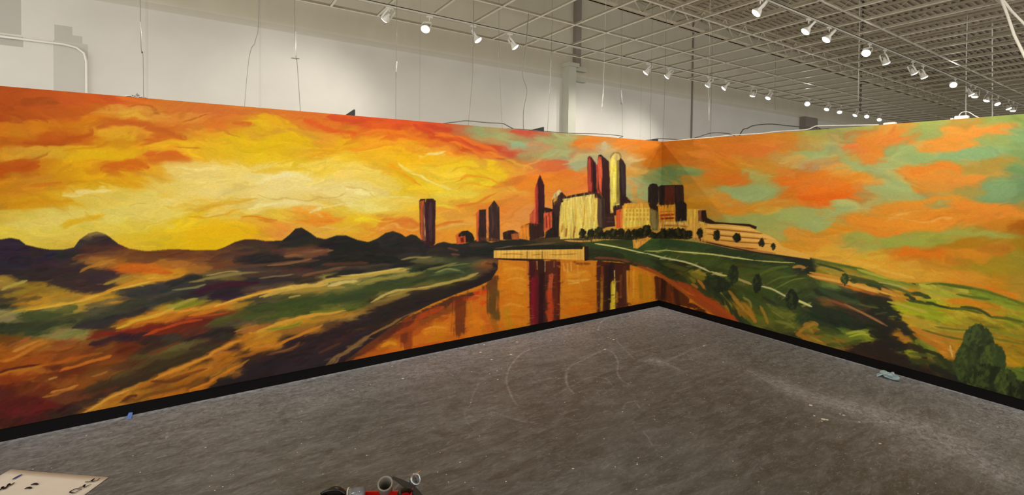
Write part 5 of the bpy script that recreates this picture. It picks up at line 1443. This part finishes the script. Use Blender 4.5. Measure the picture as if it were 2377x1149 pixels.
def paint_sheet():
    rng = np.random.default_rng(7)
    hair = vnoise(SW, SH, 16, 3.2, rng)*.6+vnoise(SW, SH, 7, 1.6, rng)*.4
    hv = vnoise(SW, SH, 3, 30, rng)
    img = field(PTS, 26, 10)
    wob = lambda x, y: .28*np.sin(x/95.+y/40.)+.2*np.sin(x/47.-y/23.)
    dabs(img, rng, 2600, wob, 30, 90, 3, 8, .05, yr=(190, 720), a=.6)
    run(img, STK, hair*1.4, .95)
    dabs(img, rng, 3600, wob, 20, 60, 1, 3, .045, yr=(190, 720), a=.5)
    # let the wet paint swirl a little
    def swirl(im, ax, ay):
        yy, xx = np.mgrid[0:SH, 0:SW].astype(float)
        yy = np.clip(yy+ay*(vnoise(SW, SH, 46, 13, rng)+.5*vnoise(SW, SH, 20, 7, rng)), 0, SH-1.01); xx = np.clip(xx+ax*vnoise(SW, SH, 50, 12, rng), 0, SW-1.01)
        yi, xi = yy.astype(int), xx.astype(int); fy, fx = (yy-yi)[..., None], (xx-xi)[..., None]
        return (im[yi, xi]*(1-fx)+im[yi, xi+1]*fx)*(1-fy)+(im[yi+1, xi]*(1-fx)+im[yi+1, xi+1]*fx)*fy
    img = swirl(img, 9, 5)
    # land
    sl, m = polymask(pxy(MTN.split()))
    M = np.zeros((SH, SW)); M[sl] = m
    k = np.ones(3)/3
    M = M+hair*.1*(np.abs(np.roll(M, 2, 0)-np.roll(M, -2, 0)) > 0)
    M = np.clip((np.roll(M, 1, 0)+M+np.roll(M, -1, 0))/3, 0, 1)[..., None]
    land = field(GPTS, 26, 8)
    rp = field(RPTS, 18, 9); xs = np.clip((np.arange(SW)+SX0-1330)/60, 0, 1)[None, :, None]
    land = land*(1-xs)+rp*xs
    la = lambda x, y: (-.12-.32*np.clip((y-620)/250, 0, 1)) if x < 1330 else (.22+.2*np.clip((y-600)/200, 0, 1))
    dabs(land, rng, 4200, la, 20, 70, 2, 6, .1, yr=(530, 1010), a=.6)
    land[:] = np.clip(land, 0, 1)
    run(land, GSTK, hair*1.2, .8)
    dabs(land, rng, 5200, la, 14, 48, 1, 2.6, .1, yr=(530, 1010), xr=(SX0, 1330), a=.5)
    run(land, GSTK, hair, .7, None, 3.1)
    gr = np.clip((land[..., 1]-land[..., 0]*.93)/.05, 0, 1)[..., None]; land = land*(1-.16*gr)
    land = swirl(land, 4, 1.8)
    # water
    sl, m = polymask(pxy(WATER.split())); wm = np.zeros((SH, SW)); wm[sl] = m
    water = land.copy(); water[:] = hexc('dc8420')
    run(water, WSTK, hair, .6, hv)
    dabs(water, rng, 1500, lambda x, y: -.1, 8, 26, .8, 2., .07, wm > .5, .5, (760, 1760), (600, 880))
    wm = np.clip((np.roll(wm, 1, 0)+wm+np.roll(wm, -1, 0)+np.roll(wm, 1, 1)+np.roll(wm, -1, 1))/5, 0, 1)[..., None]
    dabs(water, rng, 1500, lambda x, y: 1.5708, 8, 30, .8, 2., .06, wm > .5, .35, (760, 1760), (600, 780))
    land = land*(1-wm)+water*wm
    # right bank
    bk = rp.copy(); dabs(bk, rng, 3000, la, 14, 50, 2, 5, .12, yr=(550, 1010), xr=(1350, SX1), a=.6)
    run(bk, RSTK, hair, .6)
    ra = lambda x, y: (.9 if x < 1800 and y > 640 else (-.35 if x < 1880 else .3))
    dabs(bk, rng, 4200, ra, 8, 30, .8, 2.4, .11, yr=(552, 980), xr=(1350, SX1), a=.5)
    run(bk, RSTK, hair*.6, .6, None, 3.1)
    sl, m = polymask(pxy(BANK.split())); bm = np.zeros((SH, SW)); bm[sl] = m
    bm = np.clip((np.roll(bm, 1, 0)+bm+np.roll(bm, -1, 0))/3, 0, 1)[..., None]
    land = land*(1-bm)+bk*bm
    run(land, '''S b05820 4 .9 1480,618 1520,632 1550,650 1580,672 1620,702 1660,728 1705,758
S a84c20 6 .9 1600,685 1650,715 1690,742 1715,762''', hair)
    img = img*(1-M)+land*M
    fine = hair*.35
    before = img.copy(); run(img, BLD, fine)
    bmask = np.abs(img-before).sum(2) > .04; bmask[:350-SY0] = False; bmask[:, 1642-SX0:] = False; vn = vnoise(SW, SH, 2.6, 24, rng)
    img = img*(1+.11*(vn*bmask)[..., None])
    sharp = img.copy(); dabs(img, rng, 4200, lambda x, y: 1.5708, 7, 24, .7, 1.6, .12, bmask, .45, (970, 1640), (355, 562), .1)
    bm1 = np.clip((bmask*1.+np.roll(bmask, 1, 0)+np.roll(bmask, -1, 0)+np.roll(bmask, 1, 1)+np.roll(bmask, -1, 1))/5, 0, 1)[..., None]; img = sharp*(1-bm1)+img*bm1
    for r, y in enumerate((488.5, 498, 508.5)):
        for c in range(7):
            x = 1454+c*8.2
            stroke(img, hexc('d89c30'), 1.9, .85, np.array([[x, y-1.2], [x+.2, y+1.6]]), fine, taper=False)
    for T_ in TREES: tree(img, rng, hair, *T_)
    # dry-brush grain
    g = vnoise(SW, SH, 5, 1.3, rng)*.5+vnoise(SW, SH, 2.2, 1.1, rng)*.5
    img = img*(1+.045*g[..., None])
    return np.clip(img, 0, 1)

# outer coarse rows keep the floor one mesh
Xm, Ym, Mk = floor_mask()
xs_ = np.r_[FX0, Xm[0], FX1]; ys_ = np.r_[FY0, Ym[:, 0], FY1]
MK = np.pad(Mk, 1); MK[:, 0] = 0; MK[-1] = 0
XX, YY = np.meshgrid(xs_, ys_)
fme = grid_mesh('floor', np.stack([XX, YY, np.zeros_like(XX)], -1), np.repeat(MK[..., None], 3, -1), 'dust_and_light')
t = NT('scuffed_concrete'); at = t.add('ShaderNodeAttribute', attribute_name='dust_and_light')
v = t.coord((1, 1, 1)); vs = t.coord((2.2, 1, 1)); rot = t.add('ShaderNodeMapping'); rot.inputs['Rotation'].default_value[2] = .6; rot.inputs['Scale'].default_value = (.8, 2.4, 1); t.link(v, rot.inputs[0])
n1 = t.noise(v, .9, 6, .6, .4); n2 = t.noise(rot.outputs[0], 5, 9, .68, .8); n3 = t.noise(v, 60, 5, .7); n4 = t.noise(rot.outputs[0], 16, 8, .7, 1.5)
base = t.ramp(n1, [(.3, '57554f'), (.5, '63615c'), (.72, '6f6e6b')])
base = t.mix(t.math('MULTIPLY', t.ramp(n2, [(.47, (0, 0, 0, 1)), (.66, (1, 1, 1, 1))]), .62), base, lin('8b8a86'))
base = t.mix(t.math('MULTIPLY', t.ramp(n4, [(.52, (0, 0, 0, 1)), (.7, (1, 1, 1, 1))]), .6), base, lin('a19f9c'))
base = t.mix(t.math('MULTIPLY', t.ramp(n2, [(.3, (1, 1, 1, 1)), (.46, (0, 0, 0, 1))]), .65), base, lin('433e35'))
n5 = t.noise(v, 2.6, 8, .65, 1.2); base = t.mix(t.math('MULTIPLY', t.ramp(n5, [(.5, (0, 0, 0, 1)), (.7, (1, 1, 1, 1))]), .32), base, lin('443f36'))
n6 = t.noise(v, 24, 9, .75, .6)
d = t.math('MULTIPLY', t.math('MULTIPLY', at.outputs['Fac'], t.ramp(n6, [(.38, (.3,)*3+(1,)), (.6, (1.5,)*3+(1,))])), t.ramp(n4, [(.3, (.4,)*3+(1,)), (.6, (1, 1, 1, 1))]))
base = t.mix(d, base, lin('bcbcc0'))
base = t.mix(t.math('MULTIPLY', n3, .18), base, lin('302d29'))
t.link(base, t.b.inputs['Base Color']); t.link(t.ramp(n2, [(.3, (.42,)*3+(1,)), (.7, (.7,)*3+(1,))]), t.b.inputs['Roughness'])
t.b.inputs['Specular IOR Level'].default_value = .35; t.bump(n4, .12, .004)
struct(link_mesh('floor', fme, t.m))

# ---------------------------------------------------------------- the two painted display walls
sheet = paint_sheet()
def wall_colours(Hm, S, Z):
    w_ = Hm[2][0]*S+Hm[2][1]*Z+Hm[2][2]
    x = (Hm[0][0]*S+Hm[0][1]*Z+Hm[0][2])/w_-SX0; y = (Hm[1][0]*S+Hm[1][1]*Z+Hm[1][2])/w_-SY0
    x = np.abs(x); x = np.where(x > SW-1.01, 2*(SW-1.01)-x, x); x = np.clip(x, 0, SW-1.01); y = np.clip(y, 0, SH-1.01)
    xi, yi = x.astype(int), y.astype(int); fx, fy = (x-xi)[..., None], (y-yi)[..., None]
    c = (sheet[yi, xi]*(1-fx)+sheet[yi, xi+1]*fx)*(1-fy)+(sheet[yi+1, xi]*(1-fx)+sheet[yi+1, xi+1]*fx)*fy
    return np.where(c <= .04045, c/12.92, ((c+.055)/1.055)**2.4)
HL = ((1585.26901, -12.04026, 10737.1318), (244.42739, -1103.57074, 4983.16063), (.55712, -.02113, 7.02106))
HR = ((398.10584, -12.04026, 10737.1318), (339.80222, -1103.57074, 4983.16063), (.83016, -.02113, 7.02106))
def s_of(Hm, x, z=1.2): return (Hm[0][1]*z+Hm[0][2]-x*(Hm[2][1]*z+Hm[2][2]))/(x*Hm[2][0]-Hm[0][0])
t = NT('mural_paint'); at = t.add('ShaderNodeAttribute', attribute_name='paint')
v = t.coord(); n = t.noise(v, 90, 3, .6); gain = t.mix(1.0, at.outputs['Color'], (1.0,)*3+(1,), 'MULTIPLY')
t.link(t.mix(t.math('MULTIPLY', n, .08), gain, lin('1a1410')), t.b.inputs['Base Color']); t.b.inputs['Roughness'].default_value = .7; t.b.inputs['Specular IOR Level'].default_value = .12
t.bump(n, .1, .001); M['mural'] = t.m
HT, BB = T, .085
def mural_wall(side, label):
    root = thing('mural_wall', label, 'mural wall', (0, 0, 0))
    Hm = HL if side == 'L' else HR
    end = -8.2 if side == 'L' else -5.4
    xsn = np.arange(-58, 1538, 1.3) if side == 'L' else np.arange(2436, 1533, -1.3)
    s = s_of(Hm, xsn); s = s[s < -1e-3]; s = np.r_[np.arange(end, s[0]-.02, .02), s, -.001]
    z = np.linspace(BB-.01, HT, 560 if side == 'L' else 440)
    S, Z = np.meshgrid(s, z); col = wall_colours(Hm, S, Z)
    P = np.stack([S, np.full_like(S, -.002), Z], -1) if side == 'L' else np.stack([np.full_like(S, -.002), S, Z], -1)
    if side == 'R': P = P[:, ::-1]; col = col[:, ::-1]
    me = grid_mesh('painting', P, col); link_mesh('painting', me, M['mural'], root)
    bm = bmesh.new()
    if side == 'L': box(bm, end, .12, 0, .12, 0, HT)
    else: box(bm, 0, .12, end, 0, 0, HT)
    obj('wall_panel', bm, M['drywall'], root)
    bm = bmesh.new()
    if side == 'L': box(bm, end, 0, -.016, 0, 0, BB)
    else: box(bm, -.016, 0, end, -.016, 0, BB)
    obj('baseboard', bevel(bm, .003), M['black'], root)
    return root
mural_wall('L', 'long left display wall painted with golden sunset, dark hills, river and city towers')
mural_wall('R', 'right display wall painted with orange and teal clouds over green riverbank fields')

# ---------------------------------------------------------------- small things on the floor
def flecks():
    bm = bmesh.new(); rr = random.Random(8)
    for px, py, s in [(1115, 818, 0.018), (1186, 823, 0.02), (1141, 835, 0.014), (1124, 800, 0.012), (1200, 794, 0.015), (1154, 861, 0.009), (1137, 868, 0.008), (1155, 881, 0.012), (1280, 790, 0.01), (1310, 792, 0.008), (1309, 797, 0.006), (1412, 784, 0.012), (1425, 788, 0.02), (1418, 786, 0.01), (1404, 811, 0.018), (1463, 734, 0.016), (1588, 779, 0.012), (1634, 803, 0.018), (1679, 841, 0.01), (1445, 956, 0.008), (1330, 1088, 0.008), (1068, 1073, 0.007), (1175, 1118, 0.006), (1479, 1078, 0.008), (1036, 1102, 0.005), (1016, 1096, 0.005), (1290, 876, 0.006), (1911, 973, 0.02), (1920, 975, 0.014), (1908, 978, 0.008), (1958, 964, 0.014), (1950, 961, 0.01), (1995, 980, 0.014), (1882, 941, 0.018), (1890, 965, 0.01), (2043, 1030, 0.012), (910, 850, 0.01), (935, 879, 0.014), (752, 871, 0.012), (968, 826, 0.008), (477, 1039, 0.008), (1095, 862, 0.006), (700, 955, 0.006), (820, 905, 0.009), (860, 893, 0.007)]:
        c_ = floor_pt(px, py); n = 7; a0 = rr.random()*6; vs = []
        for k in range(n):
            a = a0+2*math.pi*k/n; r = s*rr.uniform(.6, 1.2); vs.append(bm.verts.new((c_[0]+math.cos(a)*r, c_[1]+math.sin(a)*r*.8, .0012)))
        bm.faces.new(vs)
    for _ in range(420):
        x, y = rr.uniform(-6.5, -.1), rr.uniform(-4.2, -.1); s = rr.uniform(.002, .005)
        bm.faces.new([bm.verts.new((x+math.cos(a)*s, y+math.sin(a)*s, .0011)) for a in (0, 1.3, 2.5, 3.8, 5.1)])
    o = obj('paint_flecks', bm, simple('dried_white_paint', 'e8e2d8', .6)); tag(o, 'scattered white paint flecks and crumbs on the dark concrete floor', 'debris'); o['kind'] = 'stuff'
flecks()
# paper sheet with marker strokes
pp = thing('paper_sheet', 'large cream paper with black marker writing at the lower left corner', 'paper', (-6.35, -.75, .002))
o0 = Vector((-6.35, -.75, .002)); c4 = [(-6.600, -.495), (-6.087, -.913), (-6.42, -1.42), (-6.95, -1.0)]
bm = bmesh.new(); n = 12; g2 = []
for i in range(n+1):
    row = []
    for j in range(n+1):
        u, w_ = i/n, j/n; p = (Vector(c4[0]).lerp(Vector(c4[1]), u)).lerp(Vector(c4[3]).lerp(Vector(c4[2]), u), w_)
        row.append(bm.verts.new((p.x-o0.x, p.y-o0.y, .001+.004*math.sin(u*3.1)*math.sin(w_*2.5)+.004*max(0, .3-u)*max(0, .5-w_)*6)))
    g2.append(row)
for i in range(n):
    for j in range(n): bm.faces.new((g2[i][j], g2[i][j+1], g2[i+1][j+1], g2[i+1][j]))
e = bmesh.ops.extrude_face_region(bm, geom=list(bm.faces))
for q in [x for x in e['geom'] if isinstance(x, bmesh.types.BMVert)]: q.co.z += .0008
obj('sheet', bm, M['paper'], pp, True)
def ink(pts, w, m, name='marker_stroke'):
    bm = bmesh.new(); P = rounded([Vector((*floor_pt(*p), 0)) for p in pts], 5) if len(pts) > 2 else [Vector((*floor_pt(*p), 0)) for p in pts]
    a, b = [], []
    for i, p in enumerate(P):
        d_ = (P[min(i+1, len(P)-1)]-P[max(i-1, 0)]).normalized(); nn = Vector((-d_.y, d_.x, 0))*w*(.55+.45*math.sin(math.pi*min(1, (i+.6)/len(P))))
        for L, s in ((a, 1), (b, -1)):
            q = p+nn*s; L.append(bm.verts.new((q.x-o0.x, q.y-o0.y, .0093)))
    for i in range(len(P)-1): bm.faces.new((a[i], b[i], b[i+1], a[i+1]))
    obj(name, bm, m, pp)
ink([(29, 1117), (40, 1111), (51, 1105)], .008, M['inkblue'])
ink([(-14, 1149), (2, 1140), (6, 1134), (10, 1139), (17, 1133), (21, 1127), (25, 1130), (34, 1124)], .0055, M['ink'])
ink([(72, 1130), (80, 1127), (88, 1129)], .008, M['ink']); ink([(57, 1139), (66, 1136), (73, 1138)], .008, M['ink'])
ink([(190, 1140), (176, 1139), (165, 1144), (163, 1147), (172, 1148), (186, 1142)], .0045, M['ink'])
ink([(183, 1136), (192, 1134), (197, 1129), (196, 1135), (212, 1128)], .0045, M['ink'])
ink([(197, 1123), (208, 1122), (219, 1115), (213, 1121), (224, 1120), (232, 1114)], .0045, M['ink'])
# tape scrap
bm = bmesh.new(); q = [(-6.098, -.070, .0015), (-6.066, -.092, .0015), (-6.062, -.020, .02), (-6.086, -.014, .024)]
vs = [bm.verts.new(p) for p in q]; bm.faces.new(vs); e = bmesh.ops.extrude_face_region(bm, geom=list(bm.faces))
for w_ in [x for x in e['geom'] if isinstance(x, bmesh.types.BMVert)]: w_.co.z += .0008
tag(obj('tape_scrap', bm, M['tape']), 'small scrap of blue tape on the floor by the left baseboard', 'tape')
# crumpled glove
bm = bmesh.new(); bmesh.ops.create_icosphere(bm, subdivisions=4, radius=1); rr = np.random.default_rng(4); ph = rr.random((6, 3))*6
for v_ in bm.verts:
    x, y, z = v_.co; k = 1+.22*math.sin(5*x+ph[0][0]+2*y)+.2*math.sin(7*y+3*z+ph[1][0])+.12*math.sin(13*x-9*z+ph[2][0])
    v_.co = Vector((x*.038*k, y*.06*k*(1-.3*x), max(0, (z*.5+.5)*.05*k)))
gl = thing('crumpled_glove', 'pale blue crumpled glove on the floor near the right wall', 'glove', (-.20, -2.93, 0))
obj('palm', bm, M['glove'], gl, True)
for i, (dx, dy, an) in enumerate(((.02, .045, .9), (.0, .06, 1.5), (-.02, .05, 2.1))):
    bm = bmesh.new(); tube(bm, rounded([(dx*.3, dy*.5, .02), (dx, dy, .022+.006*i), (dx+.03*math.cos(an), dy+.035*math.sin(an), .014), (dx+.05*math.cos(an+.5), dy+.045*math.sin(an), .008)], 4), [.008]*12+[.005], 8); obj('finger', bm, M['glove'], gl, True)

# painter's kit at the bottom edge
kx, ky = -4.87, -2.33
tb = thing('tool_tote', 'red open tool tote holding a cardboard tube at the bottom edge', 'tool tote', (kx, ky, 0))
tb.rotation_euler.z = -.55
bm = bmesh.new()
for (a, b) in (((-.13, -.10), (.15, .10)),):
    for r_ in ((a[0], b[0], a[1], b[1], 0, .008), (a[0], b[0], a[1], a[1]+.006, .0, .20), (a[0], b[0], b[1]-.006, b[1], 0, .20), (a[0], a[0]+.006, a[1], b[1], 0, .225), (b[0]-.006, b[0], a[1], b[1], 0, .225)): box(bm, *r_)
obj('tray', bm, M['red'], tb)
bm = bmesh.new(); box(bm, -.14, .16, .095, .112, .185, .205); box(bm, -.14, .16, -.112, -.095, .185, .205); obj('rim', bevel(bm, .004), M['red'], tb)
bm = bmesh.new(); tube(bm, rounded([(.15, .10, .19), (.13, .05, .245), (.10, 0, .262), (.13, -.06, .245), (.15, -.10, .19)], 5), .012, 8); obj('handle', bm, M['blackplastic'], tb, True)
bm = bmesh.new(); mt = aim((-.18, -.5, .85), (-4.768, -2.118, .02))
lathe(bm, [(.036, 0), (.036, .262), (.039, .270), (.038, .277), (.032, .277), (.0315, .265), (.0315, .02), (0, .02)], 32, mt); tag(obj('cardboard_tube', bm, M['cardboard'], None, True), 'grey round tube with a dark open end between red tote and clear bottle', 'tube')
# dark blade / strap leaning by the tube
bm = bmesh.new(); P = rounded([(-4.775, -2.245, .262), (-4.728, -2.295, .238), (-4.680, -2.355, .20), (-4.64, -2.44, .12), (-4.62, -2.52, .01)], 5)
a, b = [], []
for i, p in enumerate(P):
    w_ = .006+.018*min(1, i/6); a.append([bm.verts.new(p+Vector((w_*.7, w_*.55, s))) for s in (0, .006)]); b.append([bm.verts.new(p-Vector((w_*.7, w_*.55, -s))) for s in (0, .006)])
for i in range(len(P)-1):
    bm.faces.new((a[i][1], b[i][1], b[i+1][1], a[i+1][1])); bm.faces.new((a[i][0], a[i+1][0], b[i+1][0], b[i][0])); bm.faces.new((a[i][0], a[i][1], a[i+1][1], a[i+1][0])); bm.faces.new((b[i][0], b[i+1][0], b[i+1][1], b[i][1]))
bm.faces.new((a[0][0], b[0][0], b[0][1], a[0][1])); bm.faces.new((a[-1][0], a[-1][1], b[-1][1], b[-1][0]))
tag(obj('webbing_strap', bm, M['darkstrap']), 'dark grey strap sloping down to the right of the grey tube', 'strap')
# black bag
bg_ = thing('black_bag', 'rounded black bag at the bottom edge left of the red tote', 'bag', (-5.065, -2.20, 0))
bm = bmesh.new(); bmesh.ops.create_uvsphere(bm, u_segments=36, v_segments=22, radius=1)
for v_ in bm.verts:
    x, y, z = v_.co; k = 1+.03*math.sin(6*x+3*y)+.02*math.sin(9*y)
    v_.co = Vector((x*.105*k, y*.095*k, max(0, .140+z*.137*k)))
obj('body', bm, M['blackplastic'], bg_, True)
bm = bmesh.new(); tube(bm, rounded([(-.05, .02, .265), (-.02, -.01, .286), (.02, -.03, .286), (.05, -.04, .26)], 5), .007, 8); obj('handle', bm, M['blackplastic'], bg_, True)
# white-rimmed cup lying in the tote
cp = thing('plastic_cup', 'clear plastic cup with a white rim lying between black bag and red tote', 'cup', (-4.955, -2.225, 0))
mt = aim((.80, -.40, .15), (-.035, .02, .222))
bm = bmesh.new(); lathe(bm, [(.036, 0), (.038, .0), (.039, .004), (.036, .006)], 28, mt); obj('rim', bm, M['white_metal'], cp, True)
bm = bmesh.new(); lathe(bm, [(.035, .004), (.032, .05), (.027, .08), (.0, .082)], 28, mt); obj('wall', bm, M['clear'], cp, True)
bm = bmesh.new(); lathe(bm, [(0, .02), (.031, .02), (.029, .05), (.025, .075), (0, .076)], 24, mt); obj('contents', bm, M['bluelid'], cp, True)
bm = bmesh.new(); box(bm, -.05, .02, -.04, .04, 0, .185); obj('stand', bevel(bm, .005), M['blackplastic'], cp)
# clear bottle with coppery brush
cb = thing('clear_bottle', 'tilted clear bottle with bright round mouth and a coppery brush tip', 'bottle', (-4.745, -2.075, .03))
mt = aim((.234, -.70, .675), (0, 0, 0)) @ Matrix.Diagonal((1, 1, 1.38, 1))
bm = bmesh.new(); lathe(bm, [(0, 0), (.034, 0), (.036, .01), (.036, .15), (.03, .185), (.02, .205), (.019, .23), (.0165, .23), (.0165, .205), (.026, .185), (.032, .15), (.032, .012), (0, .012)], 32, mt); obj('body', bm, M['clear'], cb, True)
bm = bmesh.new(); lathe(bm, [(.024, .216), (.030, .222), (.031, .236), (.027, .242), (.021, .238), (.018, .222)], 28, mt); obj('neck_ring', bm, M['silver'], cb, True)
bm = bmesh.new(); tube(bm, [(.075, -.205, .215), (.088, -.205, .232), (.108, -.212, .246)], [.006, .0075, .003], 8); obj('brush_tip', bm, M['copper'], cb, True)
print('scene built', len(D.objects))
